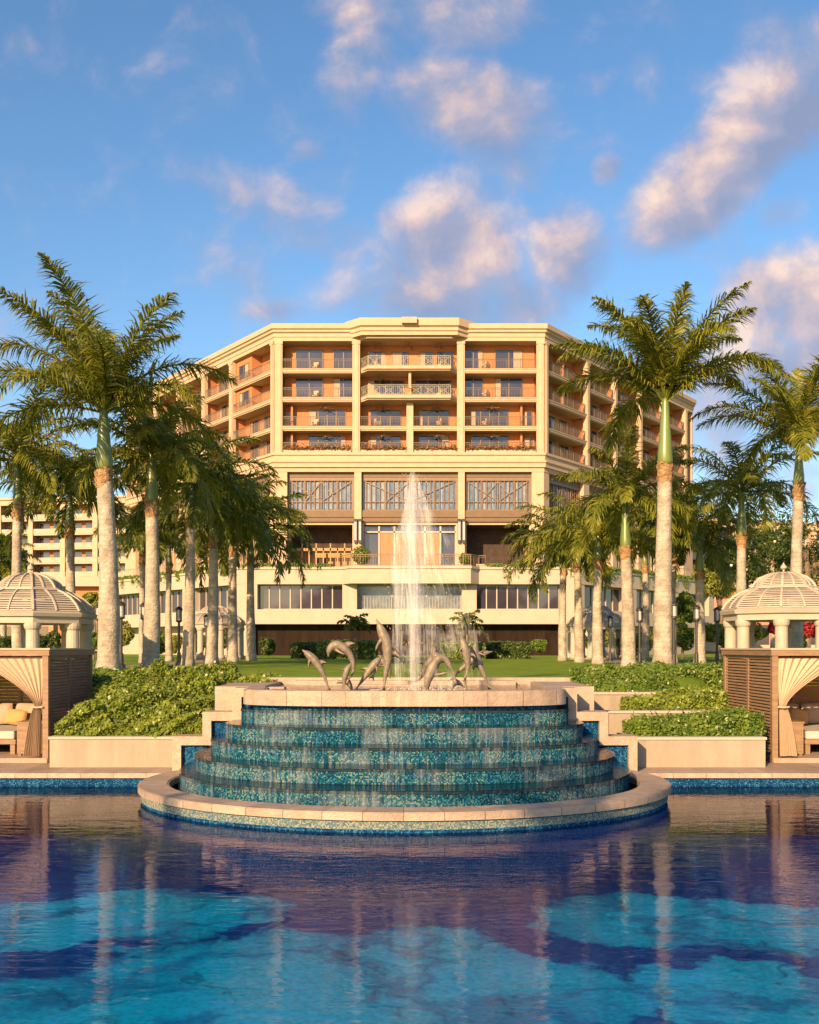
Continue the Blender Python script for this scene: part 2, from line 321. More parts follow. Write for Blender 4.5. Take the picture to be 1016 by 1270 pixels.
# ------------------------------------------------------------------ mesh builder
class MB:
    def __init__(s): s.v = []; s.f = []; s.uv = []; s.mi = []; s.cm = 0
    def add(s, vs, fs, uvs=None):
        o = len(s.v); s.v.extend([tuple(p) for p in vs])
        for i, f in enumerate(fs):
            s.f.append(tuple(o+k for k in f)); s.mi.append(s.cm)
            s.uv.append(uvs[i] if uvs else None)
    def box(s, x0, x1, y0, y1, z0, z1, P=None):
        vs = [(x, y, z) for x in (x0, x1) for y in (y0, y1) for z in (z0, z1)]
        if P: vs = [P(*p) for p in vs]
        s.add(vs, [(0,1,3,2),(4,6,7,5),(0,4,5,1),(2,3,7,6),(0,2,6,4),(1,5,7,3)])
    def prism(s, pts, z0, z1):
        n = len(pts); vs = [(x, y, z0) for x, y in pts]+[(x, y, z1) for x, y in pts]
        s.add(vs, [tuple(range(n-1, -1, -1)), tuple(range(n, 2*n))]+[(i, (i+1) % n, n+(i+1) % n, n+i) for i in range(n)])
    def bar(s, a, b, w, h=None):
        a = Vector(a); b = Vector(b); h = h or w; d = (b-a)
        if d.length < 1e-6: return
        d.normalize(); up = Vector((0, 0, 1)) if abs(d.z) < .95 else Vector((0, 1, 0))
        sx = d.cross(up).normalized()*w/2; sy = sx.cross(d).normalized()*h/2
        vs = [p+q for p in (a, b) for q in (-sx-sy, sx-sy, sx+sy, -sx+sy)]
        s.add(vs, [(0,3,2,1),(4,5,6,7),(0,1,5,4),(1,2,6,5),(2,3,7,6),(3,0,4,7)])
    def tube(s, pts, rad, n=10, cap=True):
        pts = [Vector(p) for p in pts]; k = len(pts); rings = []
        d = (pts[1]-pts[0]).normalized(); ref = Vector((1, 0, 0)) if abs(d.x) < .9 else Vector((0, 1, 0))
        vs = []
        for i, p in enumerate(pts):
            t = (pts[min(k-1, i+1)]-pts[max(0, i-1)]).normalized()
            a = (ref-t*ref.dot(t)).normalized(); b = t.cross(a); r = rad[i] if hasattr(rad, '__len__') else rad
            for j in range(n):
                q = 2*PI*j/n; vs.append(p+a*math.cos(q)*r+b*math.sin(q)*r)
        fs = [(i*n+j, i*n+(j+1) % n, (i+1)*n+(j+1) % n, (i+1)*n+j) for i in range(k-1) for j in range(n)]
        if cap: fs += [tuple(range(n-1, -1, -1)), tuple(range((k-1)*n, k*n))]
        s.add(vs, fs)
    def lathe(s, prof, n=24, cx=0, cy=0, sq=None, rot=0):
        vs = []
        for r, z in prof:
            for j in range(n):
                q = 2*PI*j/n+rot; vs.append((cx+r*math.cos(q), cy+r*math.sin(q), z))
        k = len(prof)
        s.add(vs, [(i*n+j, i*n+(j+1) % n, (i+1)*n+(j+1) % n, (i+1)*n+j) for i in range(k-1) for j in range(n)]+[tuple(range(n-1, -1, -1)), tuple(range((k-1)*n, k*n))])
    def sweep(s, line, prof, closed_prof=True):
        """profile [(out, z)] swept along an open plan polyline with mitred corners; out = to the right of travel"""
        vs = []; k = len(prof)
        offs = [offset(line, o) for o, z in prof]
        n = len(line)
        for i in range(n):
            for j, (o, z) in enumerate(prof): vs.append((offs[j][i][0], offs[j][i][1], z))
        fs = [(i*k+j, i*k+(j+1) % k, (i+1)*k+(j+1) % k, (i+1)*k+j) for i in range(n-1) for j in range(k)]
        fs += [tuple(range(k)), tuple(range(n*k-1, (n-1)*k-1, -1))]
        s.add(vs, fs)
    def build(s, name, m, parent=None, smooth_=False, loc=None):
        me = bpy.data.meshes.new(name); me.from_pydata(s.v, [], s.f)
        for mm in (m if isinstance(m, (list, tuple)) else [m]): me.materials.append(mm)
        if isinstance(m, (list, tuple)): me.polygons.foreach_set('material_index', s.mi)
        if any(u is not None for u in s.uv):
            ul = me.uv_layers.new(name='UVMap'); d = ul.data
            for p, u in zip(me.polygons, s.uv):
                if u:
                    for li, c in zip(p.loop_indices, u): d[li].uv = c
        if smooth_: me.shade_smooth()
        me.update()
        o = bpy.data.objects.new(name, me); COL.objects.link(o)
        if loc: o.location = loc
        if parent: o.parent = parent
        return o

def offset(line, d):
    out = []
    for i, p in enumerate(line):
        ns = []
        for a, b in ((i-1, i), (i, i+1)):
            if a < 0 or b >= len(line): continue
            dx, dy = line[b][0]-line[a][0], line[b][1]-line[a][1]; l = math.hypot(dx, dy); ns.append((dy/l, -dx/l))
        if len(ns) == 1: n = ns[0]; k = 1
        else:
            nx, ny = ns[0][0]+ns[1][0], ns[0][1]+ns[1][1]; l = math.hypot(nx, ny); n = (nx/l, ny/l); k = 1/(n[0]*ns[0][0]+n[1]*ns[0][1])
        out.append((p[0]+n[0]*d*k, p[1]+n[1]*d*k))
    return out

def npmesh(name, V, Fq, m, parent=None, mi=None):
    """V (n,3), Fq (k,4)"""
    me = bpy.data.meshes.new(name); V = np.asarray(V, np.float32); Fq = np.asarray(Fq, np.int32)
    me.vertices.add(len(V)); me.vertices.foreach_set('co', V.ravel())
    me.loops.add(Fq.size); me.loops.foreach_set('vertex_index', Fq.ravel())
    me.polygons.add(len(Fq)); me.polygons.foreach_set('loop_start', np.arange(0, Fq.size, 4, dtype=np.int32)); me.polygons.foreach_set('loop_total', np.full(len(Fq), 4, np.int32))
    for mm in (m if isinstance(m, (list, tuple)) else [m]): me.materials.append(mm)
    if mi is not None: me.polygons.foreach_set('material_index', np.asarray(mi, np.int32))
    me.update(calc_edges=True); me.validate()
    o = bpy.data.objects.new(name, me); COL.objects.link(o)
    if parent: o.parent = parent
    return o

def tag(o, label=None, cat=None, group=None, kind=None):
    if label: o['label'] = label
    if cat: o['category'] = cat
    if group: o['group'] = group
    if kind: o['kind'] = kind
    return o
def thing(name, label, cat, loc=(0, 0, 0), rz=0, group=None):
    o = bpy.data.objects.new(name, None); COL.objects.link(o); o.empty_display_size = .2
    o.location = loc; o.rotation_euler = (0, 0, rz)
    return tag(o, label, cat, group)
def struct(o): o['kind'] = 'structure'; return o
def dup(root, loc, rz=0, label=None, scale=None):
    def cp(o, par):
        c = o.copy(); COL.objects.link(c)
        if par: c.parent = par
        for ch in list(o.children): cp(ch, c)
        return c
    r = cp(root, None); r.location = loc; r.rotation_euler = (0, 0, rz)
    if label: r['label'] = label
    if scale: r.scale = scale
    return r

rng = np.random.default_rng(7)
def leaf_quads(C, Nn, size, rng, jitter=.8, aspect=.5):
    """rhombic leaves at points C, leaning to normals Nn"""
    n = len(C)
    d = rng.normal(size=(n, 3))*jitter+Nn; d /= np.linalg.norm(d, axis=1)[:, None]+1e-9
    t = rng.normal(size=(n, 3)); t -= d*np.sum(t*d, 1)[:, None]; t /= np.linalg.norm(t, axis=1)[:, None]+1e-9
    b = np.cross(d, t)
    s = size*rng.uniform(.65, 1.35, n)[:, None]
    V = np.empty((n, 4, 3)); V[:, 0] = C-t*s*.5; V[:, 1] = C+b*s*.5*aspect+d*s*.08; V[:, 2] = C+t*s*.5; V[:, 3] = C-b*s*.5*aspect+d*s*.08
    Fq = np.arange(n*4).reshape(n, 4)
    return V.reshape(-1, 3), Fq
def base(root, loc):
    """put the thing's Empty at its base, its parts staying where they were built"""
    root.location = loc
    for ch in root.children:
        ch.location = Vector(ch.location)-Vector(loc)
    return root

# ================================================================== camera, sun, sky
cam = bpy.data.cameras.new('camera'); co = bpy.data.objects.new('camera', cam); COL.objects.link(co)
co.location = (0, 0, H); co.rotation_euler = (R(90), 0, 0)
cam.sensor_fit = 'HORIZONTAL'; cam.sensor_width = 36; cam.lens = 36*F/1016
cam.shift_y = 168/1016; cam.clip_end = 6000; cam.clip_start = .1
scene.camera = co
scene.view_settings.view_transform = 'Standard'; scene.view_settings.look = 'None'
scene.view_settings.exposure = 1.2; scene.view_settings.gamma = 1.0
scene.cycles.max_bounces = 8; scene.cycles.transparent_max_bounces = 24; scene.cycles.diffuse_bounces = 3; scene.cycles.glossy_bounces = 3
scene.cycles.sample_clamp_indirect = 6
try: scene.cycles.use_denoising = True
except Exception: pass

AZ, EL = R(25), R(21.5)      # the sun stands low behind the camera, to the left
sdir = Vector((-math.sin(AZ)*math.cos(EL), -math.cos(AZ)*math.cos(EL), math.sin(EL)))
sl = bpy.data.lights.new('sun', 'SUN'); so = bpy.data.objects.new('sun', sl); COL.objects.link(so)
sl.energy = 5.0; sl.angle = R(.5); sl.color = (1.0, .645, .34)
so.rotation_euler = sdir.to_track_quat('Z', 'Y').to_euler()
so.location = (-40, -80, 60)

w = bpy.data.worlds.new('World'); scene.world = w; w.use_nodes = True
nt = w.node_tree; N = nt.nodes; L = nt.links; bg = N['Background']
sky = N.new('ShaderNodeTexSky'); sky.sky_type = 'NISHITA'; sky.sun_disc = False
sky.sun_elevation = EL; sky.sun_rotation = R(205); sky.altitude = 50; sky.air_density = 1.0; sky.dust_density = .6; sky.ozone_density = 1.6
SKYS = .081
def VM(op, a, b=None, s=None):
    n = N.new('ShaderNodeVectorMath'); n.operation = op
    L.new(a, n.inputs[0]) if not isinstance(a, tuple) else setattr(n.inputs[0], 'default_value', a)
    if b is not None:
        L.new(b, n.inputs[1]) if not isinstance(b, tuple) else setattr(n.inputs[1], 'default_value', b)
    if s is not None:
        if isinstance(s, (int, float)): n.inputs['Scale'].default_value = s
        else: L.new(s, n.inputs['Scale'])
    return n.outputs[0]
tc = N.new('ShaderNodeTexCoord'); sx = N.new('ShaderNodeSeparateXYZ'); L.new(tc.outputs['Generated'], sx.inputs[0])
ycl = MN(N, L, 'MAXIMUM', sx.outputs[1], .08)
u = MN(N, L, 'DIVIDE', sx.outputs[0], ycl); v = MN(N, L, 'DIVIDE', sx.outputs[2], ycl)
cb = N.new('ShaderNodeCombineXYZ'); L.new(u, cb.inputs[0]); L.new(v, cb.inputs[1])
nA = N.new('ShaderNodeTexNoise'); nA.inputs['Scale'].default_value = 11; nA.inputs['Detail'].default_value = 12; nA.inputs['Roughness'].default_value = .60; nA.inputs['Distortion'].default_value = .25
L.new(cb.outputs[0], nA.inputs['Vector'])
# the same noise a little nearer the sun: its difference shades the clouds' lit and dark sides
offv = VM('ADD', cb.outputs[0], (-.022, .022, 0))
nB = N.new('ShaderNodeTexNoise'); nB.inputs['Scale'].default_value = 11; nB.inputs['Detail'].default_value = 6; nB.inputs['Distortion'].default_value = .25; L.new(offv, nB.inputs['Vector'])
CL = [(585, 130, 95, 52, -.1, 1.0), (625, 195, 60, 40, -.6, .55), (445, 85, 40, 60, -.2, .62), (585, 20, 75, 42, .1, .75), (450, 12, 60, 26, 0, .6), (470,130,45,30,0,.4),
      (345, 255, 110, 34, -.45, .72), (400, 290, 95, 30, -.25, .62), (560, 320, 80, 92, -.35, 1.15), (610, 375, 85, 45, 0, .9), (540, 262, 45, 26, 0, .6), (700, 310, 46, 56, .5, .95), (630, 268, 34, 15, .2, .72), (520, 232, 30, 14, 0, .5),
      (752, 208, 18, 15, .8, .8), (905, 190, 135, 48, .78, 1.3), (960, 135, 80, 50, .78, 1.1), (840, 255, 62, 40, .5, .9), (985, 105, 90, 68, .7, 1.0), (1000, 375, 95, 62, .3, 1.2), (900, 470, 120, 60, .2, .8), (1040, 440, 120, 110, 0, 1.1), (940, 500, 110, 70, 0, .75),(970, 262, 30, 22, 0, .55),
      (340, 382, 45, 14, 0, .55), (450, 365, 70, 40, 0, .5), (710, 112, 42, 16, .3, .45), (380, 188, 26, 12, 0, .45), (300, 330, 90, 45, -.3, .4), (640, 350, 70, 40, 0, .5), (925,245,26,12,0,.45), (930, 590, 130, 60, 0, .6), (60, 560, 160, 60, 0, .35)]
acc = None; low = None
for (px, py, rx, ry, rot, st) in CL:
    cu, cv = (px-508)/F, (803-py)/F
    du = MN(N, L, 'SUBTRACT', u, cu); dv = MN(N, L, 'SUBTRACT', v, cv)
    c, s = math.cos(rot), math.sin(rot); rx /= F*.82; ry /= F*.82
    a = MN(N, L, 'ADD', MN(N, L, 'MULTIPLY', du, c/rx), MN(N, L, 'MULTIPLY', dv, s/rx))
    b_ = MN(N, L, 'ADD', MN(N, L, 'MULTIPLY', du, -s/ry), MN(N, L, 'MULTIPLY', dv, c/ry))
    e = MN(N, L, 'ADD', MN(N, L, 'MULTIPLY', a, a), MN(N, L, 'MULTIPLY', b_, b_))
    g = MN(N, L, 'MULTIPLY', MN(N, L, 'MAXIMUM', MN(N, L, 'SUBTRACT', 1.0, MN(N, L, 'MULTIPLY', e, .62)), 0), st)
    acc = g if acc is None else MN(N, L, 'SMOOTH_MAX', acc, g, .15)
    lt = MN(N, L, 'MULTIPLY', g, MN(N, L, 'SUBTRACT', MN(N, L, 'MULTIPLY', b_, .8), MN(N, L, 'MULTIPLY', a, .35)))
    low = lt if low is None else MN(N, L, 'ADD', low, lt)
dens = MN(N, L, 'ADD', acc, MN(N, L, 'MULTIPLY', MN(N, L, 'SUBTRACT', nA.outputs[0], .47), 1.9))
mr = N.new('ShaderNodeMapRange'); mr.interpolation_type = 'SMOOTHSTEP'; mr.inputs['From Min'].default_value = .10; mr.inputs['From Max'].default_value = 1.15; mr.inputs['To Max'].default_value = .95
L.new(dens, mr.inputs['Value'])
alpha = MN(N, L, 'MULTIPLY', mr.outputs[0], MN(N, L, 'GREATER_THAN', sx.outputs[1], .08))
alpha = MN(N, L, 'MULTIPLY', alpha, MN(N, L, 'GREATER_THAN', acc, .001))
shade = MN(N, L, 'ADD', MN(N, L, 'MULTIPLY', MN(N, L, 'SUBTRACT', nA.outputs[0], nB.outputs[0]), 2.2), MN(N, L, 'MULTIPLY', low, .55))
shade = MN(N, L, 'ADD', shade, .40)
ccol = RAMP(N, L, shade, [(.0, (.13, .155, .235)), (.4, (.19, .19, .25)), (.72, (.32, .25, .25)), (1.0, (.45, .34, .285))])
skc = VM('SCALE', sky.outputs[0], s=SKYS)
hs = N.new('ShaderNodeHueSaturation'); hs.inputs['Saturation'].default_value = 1.20; hs.inputs['Value'].default_value = 1.06; L.new(skc, hs.inputs['Color'])
fin = MIXC(N, L, alpha, hs.outputs[0], ccol)
L.new(fin, bg.inputs['Color']); bg.inputs['Strength'].default_value = 1.0

# ================================================================== ground, pool, paths
def gz(x, y):
    ax = abs(x)
    a = .2+1.72*smooth(y, 21.5, 24.3) if ax < 7.3 else .2+1.72*smooth(y, 23.6, 27.6)
    return a-.55*smooth(ax, 9.6, 10.3)*(1-smooth(y, 31, 36))*smooth(y, 27, 29)
xs = [-3000, -800, -300, -140, -90, -60]+[x*1.0 for x in range(-40, -14)]+[x*.5 for x in range(-28, 29)]+[x*1.0 for x in range(15, 41)]+[60, 90, 140, 300, 800, 3000]
ys = [19.6, 20.5, 21.5]+[22+.4*i for i in range(1, 16)]+[29+i for i in range(0, 12)]+[44, 50, 60, 80, 100, 130, 200, 400, 1000, 4500]
g = MB(); nx = len(xs)
vs = [(x, y, gz(x, y) if 1 else 0) for y in ys for x in xs]
fs = []
for j in range(len(ys)-1):
    for i in range(nx-1):
        xm = (xs[i]+xs[i+1])/2; ym = (ys[j]+ys[j+1])/2
        if abs(xm) < 3.2 and ym < 23.2: continue
        fs.append((j*nx+i, j*nx+i+1, (j+1)*nx+i+1, (j+1)*nx+i))
g.add(vs, fs); struct(g.build('lawn', M['lawn'], smooth_=True))
def strip(name, m, pts, wd, dz=.012, n=40):
    """path following the ground"""
    mb = MB(); P = [Vector(p) for p in pts]; cum = []; vs = []
    seg = [(P[i+1]-P[i]).length for i in range(len(P)-1)]; T = sum(seg)
    for k in range(n+1):
        t = T*k/n; i = 0
        while i < len(seg)-1 and t > seg[i]: t -= seg[i]; i += 1
        p = P[i].lerp(P[i+1], min(1, t/seg[i])); d = (P[i+1]-P[i]).normalized(); nn = Vector((d.y, -d.x))
        for s in (-1, 0, 1):
            q = p+nn*s*wd/2; vs.append((q.x, q.y, gz(q.x, q.y)+dz))
    fs = [(3*k+j, 3*k+j+1, 3*k+j+4, 3*k+j+3) for k in range(n) for j in range(2)]
    mb.add(vs, fs); return struct(mb.build(name, m))
strip('path', M['path'], [(-10.4, 30), (-10.4, 45), (-11.2, 60), (-14, 72)], 1.7)
strip('path', M['path'], [(10.3, 30), (10.3, 45), (11.0, 60), (14, 72)], 1.7)

wm = MB(); wm.add([(-45, -42, 0), (45, -42, 0), (45, 19.25, 0), (-45, 19.25, 0)], [(0, 1, 2, 3)])
struct(wm.build('pool_water', M['water']))
pf = MB(); pf.add([(-45, -42, -.92), (45, -42, -.92), (45, 19.3, -.92), (-45, 19.3, -.92)], [(0, 1, 2, 3)])
struct(pf.build('pool_floor', M['poolfloor']))
def uvbox_wall(mb, pts, z0, z1, inward=False):
    """vertical wall along a plan polyline with UVs in metres"""
    t = 0; vs = []; fs = []; us = []
    for i in range(len(pts)-1):
        a, b = pts[i], pts[i+1]; l = math.hypot(b[0]-a[0], b[1]-a[1])
        o = len(vs); vs += [(a[0], a[1], z0), (b[0], b[1], z0), (b[0], b[1], z1), (a[0], a[1], z1)]
        fs.append((o, o+1, o+2, o+3)); us.append([(t, z0), (t+l, z0), (t+l, z1), (t, z1)]); t += l
    mb.add(vs, fs, us)
# pool wall under the deck
mb = MB(); uvbox_wall(mb, [(-45, 19.2), (-3.5, 19.2)], -1, .2); uvbox_wall(mb, [(3.5, 19.2), (45, 19.2)], -1, .2)
struct(mb.build('pool_wall', M['mosaicb']))
mb = MB(); uvbox_wall(mb, [(-45, 19.185), (-3.5, 19.185)], .03, .16); uvbox_wall(mb, [(3.5, 19.185), (45, 19.185)], .03, .16)
struct(mb.build('pool_waterline_band', M['mosaicb']))
mb = MB()
for s in (-1, 1):
    x0, x1 = (-45, -4.0) if s < 0 else (4.0, 45)
    mb.box(x0, x1, 19.12, 19.52, .17, .262)
struct(mb.build('pool_edge_coping', M['stonex']))
mb = MB()
for s in (-1, 1):
    x0, x1 = (-45, -4.3) if s < 0 else (4.2, 45)
    mb.box(x0, x1, 19.52, 24.6 , .05, .258)
struct(mb.build('pool_deck', M['deckx']))

# ================================================================== cascade fountain
CX, CY = -.09, 18.0
fount = thing('cascade_fountain', 'semicircular five step cascade fountain of blue green mosaic with pale stone rims', 'fountain')
def arc(cx, cy, a, b, t0=180, t1=360, n=72, p=2.0):
    out = []
    for i in range(n+1):
        t = R(t0+(t1-t0)*i/n); c, s = math.cos(t), math.sin(t)
        out.append((cx+a*math.copysign(abs(c)**(2/p), c), cy+b*math.copysign(abs(s)**(2/p), s)))
    return out
def ring(mb, outer, inner, z0, z1):
    n = len(outer); vs = [(x, y, z) for z in (z0, z1) for x, y in outer]+[(x, y, z) for z in (z0, z1) for x, y in inner]
    O0, O1, I0, I1 = 0, n, 2*n, 3*n; fs = []
    for i in range(n-1):
        fs += [(O0+i, O0+i+1, O1+i+1, O1+i), (O1+i, O1+i+1, I1+i+1, I1+i), (I1+i, I1+i+1, I0+i+1, I0+i), (I0+i, I0+i+1, O0+i+1, O0+i)]
    fs += [(O0, O1, I1, I0), (O0+n-1, I0+n-1, I1+n-1, O1+n-1)]
    mb.add(vs, fs)
T0, T1 = 158, 382
oa, ia = arc(CX, CY, 4.68, 3.72, T0, T1, 96), arc(CX, CY, 4.14, 3.16, T0, T1, 96)
mb = MB()
z = [.185, .195, .285, .30]
o1 = arc(CX, CY, 4.66, 3.70, T0, T1, 96); ring(mb, o1, ia, .185, .292); ring(mb, arc(CX, CY, 4.64, 3.68, T0, T1, 96), arc(CX, CY, 4.17, 3.19, T0, T1, 96), .292, .303)
mb.build('basin_coping', M['stonej'], fount)
mb = MB(); uvbox_wall(mb, arc(CX, CY, 4.60, 3.64, T0, T1, 96), -1, -.04); mb.build('basin_footing', M['mosaicu'], fount)
mb = MB(); uvbox_wall(mb, arc(CX, CY, 4.60, 3.64, T0, T1, 96), -.04, .19)
mb.build('basin_wall', M['mosaicb'], fount)
mb = MB(); uvbox_wall(mb, arc(CX, CY, 4.20, 3.22, T0, T1, 96), -.3, .19); mb.build('basin_lining', M['mosaicb'], fount)
mb = MB(); uvbox_wall(mb, arc(CX, CY, 4.612, 3.652, T0, T1, 96), .05, .165)
mb.build('basin_tile_band', M['bandtile'], fount)
# water lying in the lower basin and on every step
def flatfan(mb, outer, inner, z):
    n = len(outer); vs = [(x, y, z) for x, y in outer]+[(x, y, z) for x, y in inner]
    mb.add(vs, [(i, i+1, n+i+1, n+i) for i in range(n-1)])
TC = 18.8
tiers = [(4.05, 3.60, .47), (3.80, 2.90, .72), (3.55, 2.20, .98), (3.28, 1.50, 1.25), (3.03, .84, 1.51)]
PW = 2.35
bw = MB(); flatfan(bw, arc(CX, CY, 4.21, 3.23, T0, T1, 96), arc(CX, TC, 4.0, 3.5, 180, 360, 96), .13)
tier_objs = []
for i, (a, b, z1) in enumerate(tiers):
    z0 = .0 if i == 0 else tiers[i-1][2]-.06
    na, nb = (tiers[i+1][0], tiers[i+1][1]) if i < 4 else (2.7, .5)
    pts = [(CX-a, 19.5)]+arc(CX, TC, a, b, 180, 360, 80, PW)+[(CX+a, 19.5)]
    pin = [(CX-na+.05, 19.5)]+arc(CX, TC, na-.05, max(.3, nb-.05), 180, 360, 80, PW)+[(CX+na-.05, 19.5)]
    mb = MB(); uvbox_wall(mb, pts, z0, z1)
    # the tread behind the lip, laid in mosaic
    n = len(pts); vs = [(x, y, z1) for x, y in pts]+[(x, y, z1) for x, y in pin]
    mb.add(vs, [(k, k+1, n+k+1, n+k) for k in range(n-1)], [[(pts[k][0], pts[k][1]), (pts[k+1][0], pts[k+1][1]), (pin[k+1][0], pin[k+1][1]), (pin[k][0], pin[k][1])] for k in range(n-1)])
    mb.build('tier', M['mosaic'], fount)
    # rounded stone-dark lip
    lp = MB(); d = .02
    po = [(CX-a-d, 19.5)]+arc(CX, TC, a+d, b+d, 180, 360, 80, PW)+[(CX+a+d, 19.5)]
    pi = [(CX-a+.05, 19.5)]+arc(CX, TC, a-.05, b-.05, 180, 360, 80, PW)+[(CX+a-.05, 19.5)]
    ring(lp, po, pi, z1-.035, z1+.006); lp.build('lip', M['mosaicb'], tier_objs and fount or fount)
    # sheet of falling water just off the wall, thin foam line at its foot
    fw = MB(); e = .035
    pw = [(CX-a-e, 19.45)]+arc(CX, TC, a+e, b+e, 180, 360, 80, PW)+[(CX+a+e, 19.45)]
    uvbox_wall(fw, pw, z0+.06 if i else .13, z1+.012)
    for k in range(len(fw.uv)):
        fw.uv[k] = [(q[0]+i*13.7+3, q[1]) for q in fw.uv[k]]
    fo = fw.build('falling_water', M['falls'], fount)
    ws = MB(); flatfan(ws, pw, pin, z1+.014); ws.build('step_water', M['water2'], fount)
bw.build('basin_water', M['water2'], fount)
# upper basin: stone rim and its water
mb = MB()
RA = [(CX-3.15, 20.2)]+arc(CX, 18.95, 3.02, 1.06, 180, 360, 80, 2.5)+[(CX+3.15, 20.2)]
RB = [(CX-2.75, 20.2)]+arc(CX, 18.95, 2.60, .66, 180, 360, 80, 2.5)+[(CX+2.75, 20.2)]
ring(mb, RA, RB, 1.60, 1.86)
RA2 = [(CX-3.12, 20.2)]+arc(CX, 18.95, 2.98, 1.02, 180, 360, 80, 2.5)+[(CX+3.12, 20.2)]
ring(mb, RA2, [(CX-2.78, 20.2)]+arc(CX, 18.95, 2.64, .70, 180, 360, 80, 2.5)+[(CX+2.78, 20.2)], 1.86, 1.872)
mb.build('upper_rim', M['stonej'], fount)
mb = MB(); uvbox_wall(mb, [(CX-3.0, 20.2)]+arc(CX, 18.95, 2.86, .90, 180, 360, 80, 2.5)+[(CX+3.0, 20.2)], 1.45, 1.61); mb.build('rim_recess', M['mosaicb'], fount)
mb = MB()
mb.add([(-3.6, 18.2, 1.795), (3.5, 18.2, 1.795), (3.5, 23.1, 1.795), (-3.6, 23.1, 1.795)], [(0, 1, 2, 3)])
uw = MB(); o = [(CX-2.78, 23.2)]+[(CX-2.78, 20.2)]+arc(CX, 18.95, 2.64, .70, 180, 360, 80, 2.5)+[(CX+2.78, 20.2), (CX+2.78, 23.2)]
uw.add([(x, y, 1.80) for x, y in o], [tuple(range(len(o)))]); uw.build('upper_water', M['water2'], fount)
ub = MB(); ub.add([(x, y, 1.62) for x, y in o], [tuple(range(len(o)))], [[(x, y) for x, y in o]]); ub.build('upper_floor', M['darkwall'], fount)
mb = MB()
mb.box(-3.9, -2.87+CX+.0, 20.2, 23.6, 1.3, 1.866); mb.box(2.87+CX, 3.7, 20.2, 23.6, 1.3, 1.866)
mb.box(-3.9, 3.7, 23.2, 23.62, 1.5, 1.955); mb.box(-2.6, 2.4, 22.75, 23.18, 1.5, 1.90)
mb.build('upper_surround', M['stone'], fount)
# low flat stones and jet heads standing in the upper basin
mb = MB()
for (px, py, D, wx, wy) in [(398, 857, 18.9, .5, .3), (625, 857, 19, .6, .35), (585, 855, 19.2, .35, .3), (455, 852, 20, .5, .5), (330, 850, 21, .8, .4), (470, 845, 22.3, 1.6, .3)]:
    x = XX(px, D); mb.box(x-wx/2, x+wx/2, D-wy/2, D+wy/2, 1.63, 1.83)
mb.build('stone_slab', M['stone'], fount)
# stepped cheek walls: stone border round a mosaic face
def cheek(s, xo):
    """xo: |x| of the outside of the three steps, top to bottom"""
    x1, x2, x3 = xo; bt = .17
    out = [(x3, .2), (x3, .94), (x2, .94), (x2, 1.41), (x1, 1.41), (x1, 1.868), (x1-.45, 1.868)]
    inn = [(x3-bt, .2), (x3-bt, .94-bt), (x2-bt, .94-bt), (x2-bt, 1.41-bt), (x1-bt, 1.41-bt), (x1-bt, 1.868-bt), (x1-.45, 1.868-bt)]
    mb = MB(); n = len(out); y0, y1 = 19.36, 19.86
    vs = [(s*x, y, z) for y in (y0, y1) for x, z in out]+[(s*x, y, z) for y in (y0, y1) for x, z in inn]
    fs = []
    for i in range(n-1):
        fs += [(i, i+1, 2*n+i+1, 2*n+i), (n+i, n+i+1, 3*n+i+1, 3*n+i), (i, i+1, n+i+1, n+i), (2*n+i, 2*n+i+1, 3*n+i+1, 3*n+i)]
    fs += [(0, n, 3*n, 2*n), (n-1, 2*n-1, 4*n-1, 3*n-1)]
    mb.add(vs, fs); mb.build('cheek_wall', M['stone'], fount)
    # mosaic face
    mb = MB(); y = 19.47
    for (a, b, z0, z1) in [(2.4, x1-bt+.01, -.2, 1.868-bt+.01), (x1-bt+.01, x2-bt+.01, -.2, 1.41-bt+.01), (x2-bt+.01, x3-bt+.01, -.2, .94-bt+.01)]:
        mb.add([(s*a, y, z0), (s*b, y, z0), (s*b, y, z1), (s*a, y, z1)], [(0, 1, 2, 3)], [[(a, z0), (b, z0), (b, z1), (a, z1)]])
    mb.build('cheek_mosaic', M['mosaicb'], fount)
cheek(-1, (3.40, 3.98, 4.56)); cheek(1, (3.22, 3.82, 4.38))
base(fount, (CX, 18.0, 0))

